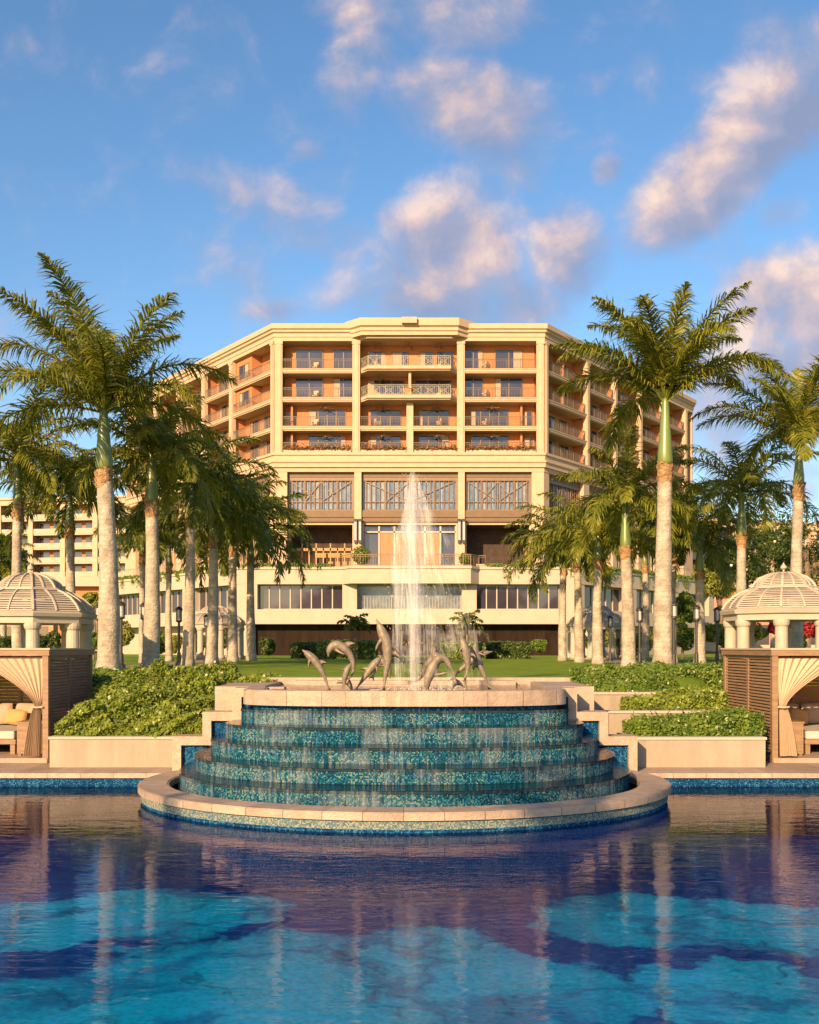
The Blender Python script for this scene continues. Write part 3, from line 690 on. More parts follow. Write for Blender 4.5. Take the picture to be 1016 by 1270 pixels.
# ------------------------------------------------------------------ jets
def jet(name, label, px, py0, py1, D, wpx, curtain, seed, core='core'):
    """a column that widens into a soft head, thin sheets falling back from it"""
    r_ = random.Random(seed); x = XX(px, D); z0 = 1.78; z1 = ZZ(py1, D); hgt = z1-z0; k = D/F
    t = thing(name, label, 'water jet')
    mb = MB()
    def lath(prof, n=20, dx=0, wob=0):
        vs = []; fs = []; us = []; off = r_.uniform(0, 50)
        for i, (r, z) in enumerate(prof):
            for j in range(n+1):
                q = 2*PI*j/n; rr = r*(1+wob*math.sin(q*5+off)+wob*math.sin(q*3+off*2+z))
                vs.append((x+dx*(1-(z-z0)/hgt)+rr*math.cos(q), D+rr*math.sin(q), z))
        m_ = n+1
        for i in range(len(prof)-1):
            for j in range(n):
                fs.append((i*m_+j, i*m_+j+1, (i+1)*m_+j+1, (i+1)*m_+j))
                a = off+j*.06; zz0, zz1 = prof[i][1], prof[i+1][1]
                us.append([(a, zz0), (a+.06, zz0), (a+.06, zz1), (a, zz1)])
        mb.add(vs, fs, us)
    wr = wpx*k/2
    lath([(wr*f, z0+hgt*h) for f, h in [(.20, 0), (.24, .2), (.32, .4), (.45, .6), (.62, .75), (.70, .86), (.55, .94), (.28, .985), (.03, 1.0)]], wob=.15)
    for q_ in (.25, .45, .62, .8, 1.18, 1.4):
        lath([(wr*f*q_, z0+hgt*h*(1.02-.07*q_)) for f, h in [(.22, 0), (.27, .2), (.36, .4), (.5, .6), (.62, .75), (.66, .84), (.52, .92), (.28, .97), (.03, 1.0)]], wob=.25, dx=wr*(q_-.6)*.4)
    mb.build('water_column', M[core], t, smooth_=True)
    mb = MB()
    for c in range(curtain):
        f = 1+c*.55
        lath([(wr*f*(1.15+.2*c), z0), (wr*f*(1.1+.15*c), z0+hgt*.3), (wr*f*.95, z0+hgt*.6), (wr*f*.85, z0+hgt*(.85-.05*c)), (wr*.4*f, z0+hgt*(.96-.08*c)), (.01, z0+hgt*(.985-.08*c))], n=28, dx=wr*(.7+.9*c), wob=.2)
    mb.build('water_veil', M['veil'], t, smooth_=True)
    # droplets thrown off
    mb = MB()
    for i in range(500 if curtain > 1 else 100):
        h = r_.random()**.7; a = r_.uniform(0, 2*PI); rr = wr*(.8+(1-h)*2.6)*r_.uniform(.5, 1.3); s = r_.uniform(.003, .008)
        q = Vector((x+wr*(1-h)+rr*math.cos(a), D+rr*math.sin(a), z0+h*hgt))
        mb.add([q+Vector(v)*s for v in ((1,0,0),(-1,0,0),(0,1,0),(0,-1,0),(0,0,3),(0,0,-3))], [(0,2,4),(2,1,4),(1,3,4),(3,0,4),(2,0,5),(1,2,5),(3,1,5),(0,3,5)])
    tag(mb.build('droplets', M['white'], t), kind='stuff')
    base(t, (x, D, z0))
jet('fountain_jet', 'tall white water jet with soft falling spray rising from the upper basin', 512, 862, 584, 19.3, 31, 3, 1)
jet('fountain_jet', 'low bluish plume of water just left of and behind the tall jet', 493, 850, 652, 22.2, 17, 1, 2, 'plume')
# splash foam at the jet's foot
mb = MB(); r_ = random.Random(5)
for i in range(240):
    a = r_.uniform(0, 2*PI); q = Vector((XX(528, 19.3)+r_.gauss(0, .42), 19.4+r_.gauss(0, .5), 1.80+abs(r_.gauss(0, .035)))); s = r_.uniform(.01, .03)
    mb.add([q+Vector(v)*s for v in ((1,0,0),(-1,0,0),(0,1,0),(0,-1,0),(0,0,1),(0,0,-1))], [(0,2,4),(2,1,4),(1,3,4),(3,0,4),(2,0,5),(1,2,5),(3,1,5),(0,3,5)])
tag(mb.build('splash_foam', M['white']), 'white splashing foam where the tall jet falls back on the basin', 'splash', kind='stuff')

# ------------------------------------------------------------------ dolphins
def catmull(P, n):
    P = [Vector(p) for p in P]; P = [P[0]*2-P[1]]+P+[P[-1]*2-P[-2]]; out = []
    k = len(P)-3
    for i in range(n+1):
        t = k*i/n; j = min(int(t), k-1); t -= j; a, b, c, d = P[j:j+4]
        out.append(.5*((2*b)+(-a+c)*t+(2*a-5*b+4*c-d)*t*t+(-a+3*b-3*c+d)*t**3))
    return out
def dolphin(label, path, D, back, fat=1.0, post=None, dy=None):
    """path: pixels from the flukes to the beak; back: side (image direction) the dorsal fin looks to"""
    t = thing('dolphin_sculpture', label, 'sculpture', group='bronze dolphins in the upper basin')
    P = [PX(px, py, D+(dy[i] if dy else 0)) for i, (px, py) in enumerate(path)]
    n = 36; C = catmull(P, n); Lg = sum((C[i+1]-C[i]).length for i in range(n))
    up0 = Vector((back[0], back[2] if len(back) > 2 else -.25, back[1])).normalized()
    def rad(s):   # s 0 flukes .. 1 beak tip
        pts = [(0, .018), (.08, .022), (.2, .040), (.35, .068), (.5, .094), (.62, .105), (.74, .100), (.84, .080), (.9, .058), (.93, .032), (.97, .020), (1, .010)]
        for (a, x), (b, y) in zip(pts, pts[1:]):
            if s <= b: return x+(y-x)*(s-a)/(b-a)
        return .01
    mb = MB(); m_ = 14; vs = []; fr = []
    for i, p in enumerate(C):
        d = (C[min(n, i+1)]-C[max(0, i-1)]).normalized(); up = (up0-d*up0.dot(d)).normalized(); sd = d.cross(up)
        fr.append((p, d, up, sd)); s = i/n; r = rad(s)*Lg*.9*fat
        w_ = r*(.72 if s < .2 else .92)
        for j in range(m_):
            q = 2*PI*j/m_; vs.append(p+sd*math.cos(q)*w_+up*math.sin(q)*r)
    mb.add(vs, [(i*m_+j, i*m_+(j+1) % m_, (i+1)*m_+(j+1) % m_, (i+1)*m_+j) for i in range(n) for j in range(m_)]+[tuple(range(m_-1, -1, -1)), tuple(range(n*m_, (n+1)*m_))])
    body = mb.build('body', M['dolphin'], t, smooth_=True)
    def fin(name, root, span, chord, out, sweep_, th=.012):
        f = MB(); o, al = Vector(root), Vector(sweep_)
        # leading and trailing curve
        L1 = [o+al*chord*.5, o+out*span*.5+al*chord*.22, o+out*span*.85-al*chord*.15, o+out*span-al*chord*.55]
        L2 = [o-al*chord*.5, o+out*span*.4-al*chord*.45, o+out*span*.75-al*chord*.6, o+out*span-al*chord*.65]
        nn = al.cross(out).normalized()*th*Lg
        vs = []
        for k, (a, b) in enumerate(zip(L1, L2)):
            tt = 1-k*.28; vs += [a, (a+b)/2+nn*tt, b, (a+b)/2-nn*tt]
        f.add(vs, [(4*k+j, 4*k+(j+1) % 4, 4*k+4+(j+1) % 4, 4*k+4+j) for k in range(3) for j in range(4)]+[(0,1,2,3),(15,14,13,12)])
        return f.build(name, M['dolphin'], t, smooth_=True)
    p, d, up, sd = fr[int(n*.50)]; fin('dorsal_fin', p+up*rad(.5)*Lg*.7*fat, Lg*.12, Lg*.15, up, d)
    p, d, up, sd = fr[int(n*.72)]
    for s_ in (-1, 1): fin('flipper', p+sd*s_*rad(.72)*Lg*.6*fat-up*rad(.72)*Lg*.4, Lg*.17, Lg*.085, (sd*s_*.75-up*.6-d*.35).normalized(), d)
    p, d, up, sd = fr[1]
    for s_ in (-1, 1): fin('fluke', p, Lg*.15, Lg*.11, (sd*s_-d*.3).normalized(), d, .008)
    if post:
        f = MB(); f.tube([PX(post[0], post[1], D), (XX(post[0], D), D, 1.64)], .025, 8); f.build('post', M['dolphin'], t)
    base(t, (P[0][0], P[0][1], 1.80))
dolphin('slim bronze dolphin leaning left, leftmost of the fountain sculptures', [(408, 856), (402, 838), (394, 824), (385, 814), (375, 806)], 19.0, (.6, .8), .95)
dolphin('bronze dolphin with its head curled over to the left, above the spotted trio', [(430, 848), (438, 832), (436, 816), (427, 804), (416, 800), (409, 806), (407, 815)], 19.3, (.5, .9), .78, post=(426, 838))
dolphin('small bronze dolphin standing on its tail below the curled dolphin', [(428, 858), (427, 845), (430, 832), (436, 822)], 19.0, (1, .2), 1.1)
dolphin('small bronze dolphin slanting up to the right, left of the tallest dolphin', [(443, 853), (450, 843), (458, 832), (466, 822), (474, 814)], 19.5, (-.7, .7), 1.1)
dolphin('pale bronze dolphin half hidden behind the tallest dolphin', [(462, 840), (468, 828), (474, 820), (481, 826), (484, 842)], 20.6, (0, 1), 1.0)
dolphin('tallest bronze dolphin rearing upright just left of the water jet', [(476, 856), (478, 838), (481, 818), (480, 800), (474, 784), (467, 768)], 19.0, (1, .2), .82)
dolphin('arching bronze dolphin diving down beside the right side of the jet', [(566, 848), (561, 832), (553, 818), (543, 818), (535, 832), (530, 846), (531, 860)], 19.0, (0, 1), .8)
dolphin('grey bronze dolphin bending over behind the arching dolphin', [(512, 846), (519, 842), (527, 830), (535, 819), (545, 815), (556, 822)], 19.8, (-.3, 1), 1.15)
dolphin('bronze dolphin standing upright on a thin post, right of the arching pair', [(577, 842), (580, 828), (579, 812), (575, 800), (572, 788)], 19.2, (1, .1), 1.15, post=(577, 838))
dolphin('bronze dolphin leaning left, crossing the far right one', [(607, 853), (601, 838), (594, 822), (589, 808), (590, 798)], 19.6, (-1, .3), 1.0)
dolphin('far right bronze dolphin with its beak stretched up to the right', [(562, 842), (570, 832), (582, 822), (596, 812), (611, 808)], 20.0, (-.3, 1), .8)
# ================================================================== royal palms
def frond_quads(base_, az, el, Lf, droop, rng, nleaf, lw, llen, twist=0.0):
    """one feather frond: rachis strip + drooping leaflets in several planes; returns list of quads"""
    q = []; p = np.array(base_, float); n = 22; step = Lf/n; pts = []; dirs = []
    h = np.array([math.cos(az), math.sin(az), 0]); side = np.array([-math.sin(az), math.cos(az), 0])
    for i in range(n+1):
        s = i/n; e = el-droop*s**1.5
        d = h*math.cos(e)+np.array([0, 0, math.sin(e)])+side*twist*s; d /= np.linalg.norm(d)
        pts.append(p.copy()); dirs.append(d); p = p+d*step
    for i in range(n):
        w0 = .075*(1-i/n)**.8+.012; w1 = .075*(1-(i+1)/n)**.8+.012
        a, b = pts[i], pts[i+1]; up = np.cross(side, dirs[i])
        q.append((a-side*w0/2, a+side*w0/2, b+side*w1/2, b-side*w1/2)); q.append((a-up*w0/2, a+up*w0/2, b+up*w1/2, b-up*w1/2))
    for k in range(nleaf):
        s = .10+.90*(k+rng.uniform(0, 1))/nleaf; fi = min(s*n, n-.001); i = int(fi); f = fi-i
        o = pts[i]*(1-f)+pts[i+1]*f; d = dirs[i]; up = np.cross(d, side); up /= np.linalg.norm(up)
        if up[2] < 0: up = -up
        ln = llen*(math.sin(PI*min(1, (s*.86+.14)))**.55)*rng.uniform(.75, 1.1)
        if s > .93: ln *= .8
        for sg in (-1, 1):
            pl = rng.choice([.55, .15, -.3]) + rng.normal()*.12
            l = side*sg*.78+d*(.45+.5*s)+up*pl; l /= np.linalg.norm(l)
            m = o+l*ln*.5+np.array([0, 0, -1])*ln*.06
            l2 = l+np.array([0, 0, -1])*rng.uniform(.4, 1.5); l2 /= np.linalg.norm(l2)
            t = m+l2*ln*.5
            wv = np.cross(l, up+rng.normal(size=3)*.35); wv /= np.linalg.norm(wv)+1e-9
            q.append((o-wv*lw*.35, o+wv*lw*.35, m+wv*lw*.5, m-wv*lw*.5)); q.append((m-wv*lw*.5, m+wv*lw*.5, t+wv*lw*.06, t-wv*lw*.06))
    return q
def crown_mesh(name, nf, Lf, rng, nleaf, lw, llen, wind=0.0, up=.35, mats=('frond',), ang=None):
    Q = []
    for i in range(nf):
        a = i*2.39996+rng.uniform(-.25, .25); t = (i+.5)/nf     # young upright fronds first, old hanging ones last
        el = R(76)-R(84 if up < -.1 else 72)*t**(1.0+up*.5); el += rng.normal()*.08
        dr = R(72)+R(30)*t+rng.normal()*.14
        if ang: el = R(ang[0])-R(ang[1])*t+rng.normal()*.10; dr = R(ang[2])+R(ang[3])*t+rng.normal()*.16
        Q += frond_quads((math.cos(a)*.06, math.sin(a)*.06, -.15*t), a, el, Lf*rng.uniform(.85, 1.08)*(1-.12*(t < .12)), dr, rng, nleaf, lw, llen, twist=wind*math.sin(a+1))
    V = np.array(Q).reshape(-1, 3)
    me = npmesh(name, V, np.arange(len(V)).reshape(-1, 4), [M[m] for m in mats])
    d = me.data; COL.objects.unlink(me); bpy.data.objects.remove(me); return d
def palm(label, px, py0, D, py_t, py_s, Rpx, wpx, var, lean=0, group=None, X=None, rot=0, sc=None):
    """px, py0 foot of the trunk; py_t top of the grey trunk; py_s top of the green crownshaft; Rpx reach of the crown"""
    x = XX(px, D) if X is None else X; z0 = gz(x, D)-.05; zt = ZZ(py_t, D); zs = ZZ(py_s, D); w = wpx*D/F/2*.9
    lx = lean*D/F
    t = thing('royal_palm', label, 'palm tree', group=group)
    r_ = random.Random(int(px*7+D)); mb = MB(); n = 26; pts = []; rad = []
    bend = r_.uniform(-.12, .12)
    for i in range(n+1):
        s = i/n; pts.append((x+lx*s**1.2+bend*math.sin(PI*s)*.6, D, z0+(zt-z0)*s))
        prof = 1.05+.32*math.exp(-((s)/.045)**2)+.10*math.exp(-((s-.25)/.22)**2)-.28*s+.02*math.sin(s*23+r_.random())
        rad.append(w*prof)
    mb.tube(pts, rad, 20); mb.build('trunk', M['trunk'], t, smooth_=True)
    # ragged collar of old leaf scars at the top of the grey trunk
    mb = MB(); top = Vector(pts[-1]); hc = (zt-z0)*.085
    mb.tube([top+Vector((0, 0, -hc)), top+Vector((0, 0, -hc*.5)), top+Vector((0, 0, .02))], [w*.80, w*.86, w*.82], 18)
    for i in range(44):
        a = r_.uniform(0, 2*PI); zz = r_.uniform(-hc, .08); rr = w*.83; c = top+Vector((math.cos(a)*rr, math.sin(a)*rr, zz)); tn = Vector((-math.sin(a), math.cos(a), 0)); o = Vector((math.cos(a), math.sin(a), 0))
        s = r_.uniform(.05, .11)
        mb.add([c-tn*s, c+tn*s, c+tn*s*.5+o*s*.6+Vector((0, 0, s*1.3)), c-tn*s*.5+o*s*.6+Vector((0, 0, s*1.3))], [(0, 1, 2, 3)])
    mb.build('leaf_scar_collar', M['boot'], t)
    mb = MB(); q = top; hs_ = zs-zt; pp = [q+Vector((lx*.1*s, 0, hs_*s)) for s in (0, .06, .18, .4, .65, .85, 1.05)]
    mb.tube(pp, [w*.70, w*.86, w*.84, w*.68, w*.52, w*.40, w*.22], 16); 
    a = r_.uniform(0, 6)   # a loosening sheath edge
    mb.build('crownshaft', M['shaft'], t, smooth_=True)
    o = bpy.data.objects.new('crown', CROWN[var]); COL.objects.link(o); o.parent = t
    o.location = pp[-1]+Vector((0, 0, -.25)); k = Rpx*D/F/3.15 if sc is None else sc; o.scale = (k, k, k); o.rotation_euler = (0, 0, rot)
    base(t, (x, D, z0+.05)); return t
rg = np.random.default_rng(11)
CROWN = {
 'big': crown_mesh('palm_crown', 19, 4.1, rg, 125, .044, .84, .2, .0, ang=(80, 50, 52, 48)),
 'big2': crown_mesh('palm_crown', 20, 4.1, rg, 125, .044, .88, .6, .0, ang=(82, 62, 45, 60)),
 'm1': crown_mesh('palm_crown', 20, 3.7, rg, 74, .058, .80, .2, -.25),
 'm2': crown_mesh('palm_crown', 18, 3.7, rg, 74, .058, .80, -.2, -.30),
 'm3': crown_mesh('palm_crown', 16, 3.7, rg, 74, .058, .78, .1, -.2),
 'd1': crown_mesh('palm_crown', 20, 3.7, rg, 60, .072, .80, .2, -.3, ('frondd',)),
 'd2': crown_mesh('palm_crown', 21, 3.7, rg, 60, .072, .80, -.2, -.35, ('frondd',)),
}
G1 = 'royal palms along the left avenue'; G2 = 'royal palms along the right avenue'
palm('tallest royal palm on the left, thick pale trunk behind the left hedge', 134, 833, 29.5, 584, 498, 142, 27, 'big2', lean=-5, group=G1, rot=1.5)
palm('second royal palm in from the tallest left one, brown collar and dark green crownshaft', 187, 831, 33.9, 625, 555, 112, 21, 'm1', lean=1, group=G1, rot=1)
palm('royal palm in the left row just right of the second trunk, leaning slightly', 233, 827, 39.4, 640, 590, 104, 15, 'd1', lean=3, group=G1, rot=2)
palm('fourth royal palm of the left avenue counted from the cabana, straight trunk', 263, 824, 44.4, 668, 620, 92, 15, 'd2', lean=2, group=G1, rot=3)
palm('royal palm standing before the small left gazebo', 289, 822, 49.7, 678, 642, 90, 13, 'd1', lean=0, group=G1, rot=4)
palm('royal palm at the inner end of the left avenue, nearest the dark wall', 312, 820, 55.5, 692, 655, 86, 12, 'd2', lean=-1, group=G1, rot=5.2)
palm('royal palm at the left edge, its trunk rising behind the left gazebo dome', 24, 830, 33, 628, 560, 112, 15, 'm2', lean=-2, group=G1, rot=.7)
palm('royal palm between the left edge palm and the tallest left palm', 91, 828, 38.2, 655, 602, 98, 14, 'd1', lean=-4, group=G1, rot=1.4)
palm('slender background palm directly behind the second left trunk', 177, 822, 47, 690, 655, 62, 9, 'd2', group=G1, rot=.2)
palm('slender background palm between the second and third left trunks', 210, 820, 53, 702, 668, 62, 9, 'm3', group=G1, rot=2.2)
palm('tallest royal palm on the right, thick ringed trunk beside the right hedges', 822, 832, 31, 578, 486, 134, 24, 'big', lean=3, group=G2, rot=2.6)
palm('royal palm left of the tallest right one, bright green crownshaft and brown crown base', 780, 827, 37.7, 682, 612, 92, 18, 'm1', lean=-4, group=G2, rot=3.4)
palm('third royal palm of the right avenue, standing at the lawn edge', 742, 824, 43.8, 696, 660, 84, 14, 'm2', lean=0, group=G2, rot=4.4)
palm('royal palm in front of the small right gazebo, leaning left', 719, 821, 49, 700, 668, 80, 12, 'm3', lean=-3, group=G2, rot=5)
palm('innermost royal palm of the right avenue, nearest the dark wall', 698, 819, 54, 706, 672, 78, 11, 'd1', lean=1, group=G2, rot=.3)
palm('slim royal palm between the third trunk and the tallest right trunk', 800, 820, 56, 702, 665, 66, 10, 'm3', group=G2, rot=1.1)
palm('slim royal palm almost hidden behind the tallest right trunk', 836, 822, 46, 690, 640, 78, 9, 'd2', group=G2, rot=2.1)
palm('royal palm right of the tallest right one, above the lamp posts', 868, 824, 45, 710, 662, 84, 14, 'd1', group=G2, rot=3.1)
palm('royal palm behind the left side of the right gazebo dome', 921, 826, 38.5, 666, 602, 92, 15, 'm2', lean=-1, group=G2, rot=4.1)
palm('royal palm at the right edge, rising behind the right gazebo dome', 989, 830, 33, 602, 545, 112, 17, 'big', lean=2, group=G2, rot=5.1)
palm('palm far off beyond the right avenue with only its crown in the open', 958, 815, 70, 690, 672, 36, 6, 'm3', group=G2, rot=1.7)
palm('small palm beyond the left edge palm, low by the far hotel wing', 4, 815, 60, 712, 690, 50, 8, 'm3', group=G1, rot=.5)

# palms behind the camera whose shade falls across the pool and the fountain
def shade_palm(label, x, y, zt, zs, k, var, rot):
    t = thing('royal_palm', label, 'palm tree', group='royal palms behind the pool')
    mb = MB(); mb.tube([(x, y, 0), (x, y, zt*.5), (x+.1, y, zt)], [.42, .34, .24], 14); mb.build('trunk', M['trunk'], t, smooth_=True)
    mb = MB(); mb.tube([(x+.1, y, zt), (x+.1, y, zs)], [.24, .12], 12); mb.build('crownshaft', M['shaft'], t, smooth_=True)
    o = bpy.data.objects.new('crown', CROWN[var]); COL.objects.link(o); o.parent = t; o.location = (x+.1, y, zs-.2); o.scale = (k,)*3; o.rotation_euler = (0, 0, rot)
    base(t, (x, y, 0))

# ================================================================== shrubs and hedges
def shrub_bed(name, label, cat, x0, x1, y0, y1, ztop, zbot, m, n, size, seed, group=None, skew=0.0, bump=.12):
    """leafy mass over a bed: ztop(x,y) is its mean surface"""
    r = np.random.default_rng(seed)
    ph = r.uniform(0, 6, 8)
    def surf(x, y):
        b = np.zeros_like(x)
        for k in range(4): b = b+np.sin(x*(3.1+k*1.7)+ph[k])*np.sin(y*(2.7+k*1.9)+ph[k+4])/(1+k*.5)
        return b*bump*.55
    t = thing(name, label, cat, group=group)
    nt_ = int(n*.68); u = r.uniform(0, 1, nt_); y = y0+(y1-y0)*u; x = x0+(x1-x0)*r.uniform(0, 1, nt_)
    zt = np.array([ztop(a, b) for a, b in zip(x, y)])+surf(x, y)
    e = np.minimum(np.minimum(x-x0, x1-x), y-y0); zt = zt-.22*np.exp(-e/.12)
    z = zt-np.abs(r.normal(0, .06, nt_)) + (r.uniform(0, 1, nt_) > .93)*r.uniform(0, .10, nt_)
    C1 = np.stack([x, y, z], 1); N1 = np.tile([0, -.5, 1.0], (nt_, 1))
    nf = n-nt_; x = x0+(x1-x0)*r.uniform(0, 1, nf); zt = np.array([ztop(a, y0) for a in x])+surf(x, np.full(nf, y0)); zb = np.array([zbot]*nf)
    z = zb+(zt-.05-zb)*r.uniform(0, 1, nf); C2 = np.stack([x, y0+r.uniform(-.08, .12, nf)+surf(x*1.7, z*3)*.6, z], 1); N2 = np.tile([0, -1, .4], (nf, 1))
    ns = n//6; ys_ = y0+(y1-y0)*r.uniform(0, 1, ns); sgn = r.integers(0, 2, ns); xs_ = np.where(sgn, x1, x0)
    zt = np.array([ztop(a, b) for a, b in zip(xs_, ys_)]); z = zbot+(zt-.05-zbot)*r.uniform(0, 1, ns)
    C3 = np.stack([xs_+r.uniform(-.08, .08, ns), ys_, z], 1); N3 = np.stack([np.where(sgn, 1., -1.), np.zeros(ns)-.3, np.full(ns, .5)], 1)
    V, Q = leaf_quads(np.concatenate([C1, C2, C3]), np.concatenate([N1, N2, N3]), size, r, .75, .62)
    npmesh('foliage', V, Q, M[m], t)
    # twiggy core
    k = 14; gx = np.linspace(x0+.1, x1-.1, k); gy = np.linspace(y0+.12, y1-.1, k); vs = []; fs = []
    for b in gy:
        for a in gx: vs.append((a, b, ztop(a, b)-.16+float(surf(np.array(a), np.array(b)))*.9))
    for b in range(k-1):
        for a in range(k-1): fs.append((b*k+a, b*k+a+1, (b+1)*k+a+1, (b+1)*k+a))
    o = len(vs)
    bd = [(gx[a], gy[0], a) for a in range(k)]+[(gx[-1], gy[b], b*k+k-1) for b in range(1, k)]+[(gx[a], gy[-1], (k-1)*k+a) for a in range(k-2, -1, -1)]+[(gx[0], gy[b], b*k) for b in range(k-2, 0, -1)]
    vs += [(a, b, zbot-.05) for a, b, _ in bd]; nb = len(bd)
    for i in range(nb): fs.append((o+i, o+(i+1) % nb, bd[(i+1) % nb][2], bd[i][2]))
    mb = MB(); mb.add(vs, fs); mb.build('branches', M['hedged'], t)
    return base(t, ((x0+x1)/2, (y0+y1)/2, zbot))
def lin(y, a, za, b, zb): return za+(zb-za)*min(1, max(0, (y-a)/(b-a)))
def zl(x, y):
    z = lin(y, 20.4, 1.42, 23.2, 2.02)
    return z-.30*(1-smooth(x, -7.25, -6.3))+(-.12)*smooth(x, -4.3, -3.7)
shrub_bed('shrub_bed', 'broad sunlit bank of glossy shrubs behind the left planter wall, beside the cascade', 'shrubs', -7.1, -4.0, 20.35, 25.2, zl, .8, 'hedge', 46000, .075, 3, bump=.32)
shrub_bed('shrub_bed', 'lower end of the left bank of shrubs tapering behind the stepped stone cheek', 'shrubs', -4.0, -3.1, 22.6, 25.0, lambda x, y: 1.95, 1.6, 'hedge', 7000, .075, 4)
shrub_bed('hedge', 'dark shaded hedge between the left cabana and the tallest left palm', 'hedge', -9.4, -5.2, 25.25, 27.4, lambda x, y: 2.0, .6, 'hedgeg', 9000, .10, 5)
shrub_bed('shrub_bed', 'green shrubs in the lowest right planter beside the right cabana', 'shrubs', 4.55, 7.15, 20.42, 21.2, lambda x, y: 1.18+.12*smooth(x, 5, 6.5), .8, 'hedgeg', 11000, .072, 6, bump=.17)
shrub_bed('shrub_bed', 'green shrubs in the middle right planter', 'shrubs', 4.75, 6.75, 21.62, 22.4, lambda x, y: 1.60+.1*smooth(x, 5, 6), 1.25, 'hedge', 8500, .072, 7, bump=.15)
shrub_bed('shrub_bed', 'small clump of shrubs squeezed between the middle right planter and the right cabana', 'shrubs', 6.7, 7.7, 23.9, 24.6, lambda x, y: 1.62, 1.0, 'hedgeg', 2800, .09, 8)
shrub_bed('hedge', 'long dark green hedge above the three right planters', 'hedge', 4.3, 9.6, 24.7, 26.6, lambda x, y: 2.14+.05*math.sin(x*2), 1.5, 'hedgeg', 22000, .08, 9, bump=.14)
shrub_bed('shrub_bed', 'low spreading shrubs on top of the highest right planter, left of the hedge', 'shrubs', 3.95, 6.2, 22.75, 24.4, lambda x, y: 1.72+.36*smooth(y, 22.8, 24.4), 1.5, 'hedgeg', 11000, .072, 10)
def clipped(label, px0, px1, py0, py1, D, m, seed):
    x0, x1 = XX(px0, D), XX(px1, D); z1 = ZZ(py0, D); z0 = 1.9
    shrub_bed('clipped_hedge', label, 'hedge', x0, x1, D, D+2.0, lambda x, y: z1, z0, m, 4200, .17, seed, group='clipped hedges before the dark wall', bump=.05)
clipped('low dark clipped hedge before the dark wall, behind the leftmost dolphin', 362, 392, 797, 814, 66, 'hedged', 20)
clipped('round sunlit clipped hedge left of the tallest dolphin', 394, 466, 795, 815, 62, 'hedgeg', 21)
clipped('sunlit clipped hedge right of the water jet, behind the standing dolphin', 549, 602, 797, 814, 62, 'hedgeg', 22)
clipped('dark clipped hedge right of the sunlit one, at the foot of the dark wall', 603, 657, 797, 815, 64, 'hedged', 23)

# planters
def planter(label, x0, x1, y0, y1, z0, z1, sg=1):
    t = thing('garden_planter', label, 'planter', group='rendered planters beside the pool')
    mb = MB(); mb.box(x0, x1, y0, y0+.22, z0, z1-.05); mb.box(x0, x0+.2, y0+.22, y1, z0, z1-.05); mb.box(x1-.2, x1, y0+.22, y1, z0, z1-.05)
    mb.build('wall', M['planter'], t)
    mb = MB(); mb.box(x0-.02, x1+.02, y0-.03, y0+.25, z1-.05, z1); mb.box(x0-.02, x0+.22, y0+.25, y1, z1-.05, z1); mb.box(x1-.22, x1+.02, y0+.25, y1, z1-.05, z1); mb.build('coping', M['cream2'], t)
    mb = MB(); mb.box(x0+.2, x1-.2, y0+.22, y1, z0, z1-.1); mb.build('soil', M['soil'], t)
    base(t, ((x0+x1)/2, y0, z0))
planter('long cream planter wall under the left bank of shrubs, against the pool deck', -7.18, -4.56, 20.1, 24.9, .25, .87)
planter('lowest and longest of the three right planters, standing on the pool deck', 4.38, 7.10, 20.1, 21.25, .25, .86)
planter('middle one of the three stepped right planters', 3.84, 6.72, 21.3, 22.5, .25, 1.31)
planter('highest of the three stepped right planters, beside the upper basin', 3.24, 6.15, 22.5, 24.6, .25, 1.65)
planter('short planter wall between the highest right planter and the right cabana', 6.25, 8.4, 24.0, 24.65, .25, 1.60)

# ================================================================== leafy trees and tropical shrubs
def leafy_tree(name, label, cat, x, y, z0, h, r, m, n, size, seed, trunk=True, flowers=0, group=None, flat=.8):
    rr = np.random.default_rng(seed); t = thing(name, label, cat, group=group)
    cz = z0+h-r*flat; nc = 16
    cc = rr.normal(size=(nc, 3)); cc /= np.linalg.norm(cc, axis=1)[:, None]; cc *= rr.uniform(.35, .85, nc)[:, None]*r; cc[:, 2] *= flat
    cc[:, 2] = np.maximum(cc[:, 2], -(h-r*flat)*.75); cc += [x, y, cz]; cr = rr.uniform(.26, .46, nc)*r
    k = rr.integers(0, nc, n); d = rr.normal(size=(n, 3)); d /= np.linalg.norm(d, axis=1)[:, None]
    C = cc[k]+d*(cr[k]*rr.uniform(.6, 1.05, n)**.5)[:, None]
    V, Q = leaf_quads(C, d+np.array([0, 0, .4]), size, rr, .7, .5)
    npmesh('foliage', V, Q, M[m], t)
    if flowers:
        C2 = C[:flowers]+d[:flowers]*.15; V, Q = leaf_quads(C2, d[:flowers], size*.8, rr, .5, .9); npmesh('blossom', V, Q, M['blossom'], t)
    if trunk:
        mb = MB(); mb.tube([(x, y, z0-.2), (x+.1, y, z0+(cz-z0)*.5), (x, y, cz)], [r*.09, r*.07, r*.05], 8)
        for i in range(6): mb.tube([(x, y, z0+(cz-z0)*.55), tuple((np.array([x, y, cz])+cc[i])/2), tuple(cc[i])], [r*.05, r*.035, r*.015], 6)
        mb.build('trunk', M['bark'], t)
    return base(t, (x, y, z0))
def leafy_px(name, label, cat, px, pyt, D, wpx, m, n, seed, size=None, z0=1.9, flowers=0, flat=.8, trunk=True):
    x = XX(px, D); z1 = ZZ(pyt, D); leafy_tree(name, label, cat, x, D, z0, z1-z0, wpx*D/F/2, m, n, size or 2.6*D/F+.06, seed, trunk, flowers, flat=flat)
leafy_px('broadleaf_tree', 'dark plumeria tree with pale blossoms left of the right gazebo dome', 'tree', 925, 655, 56, 90, 'hedged', 9000, 31, flowers=90)
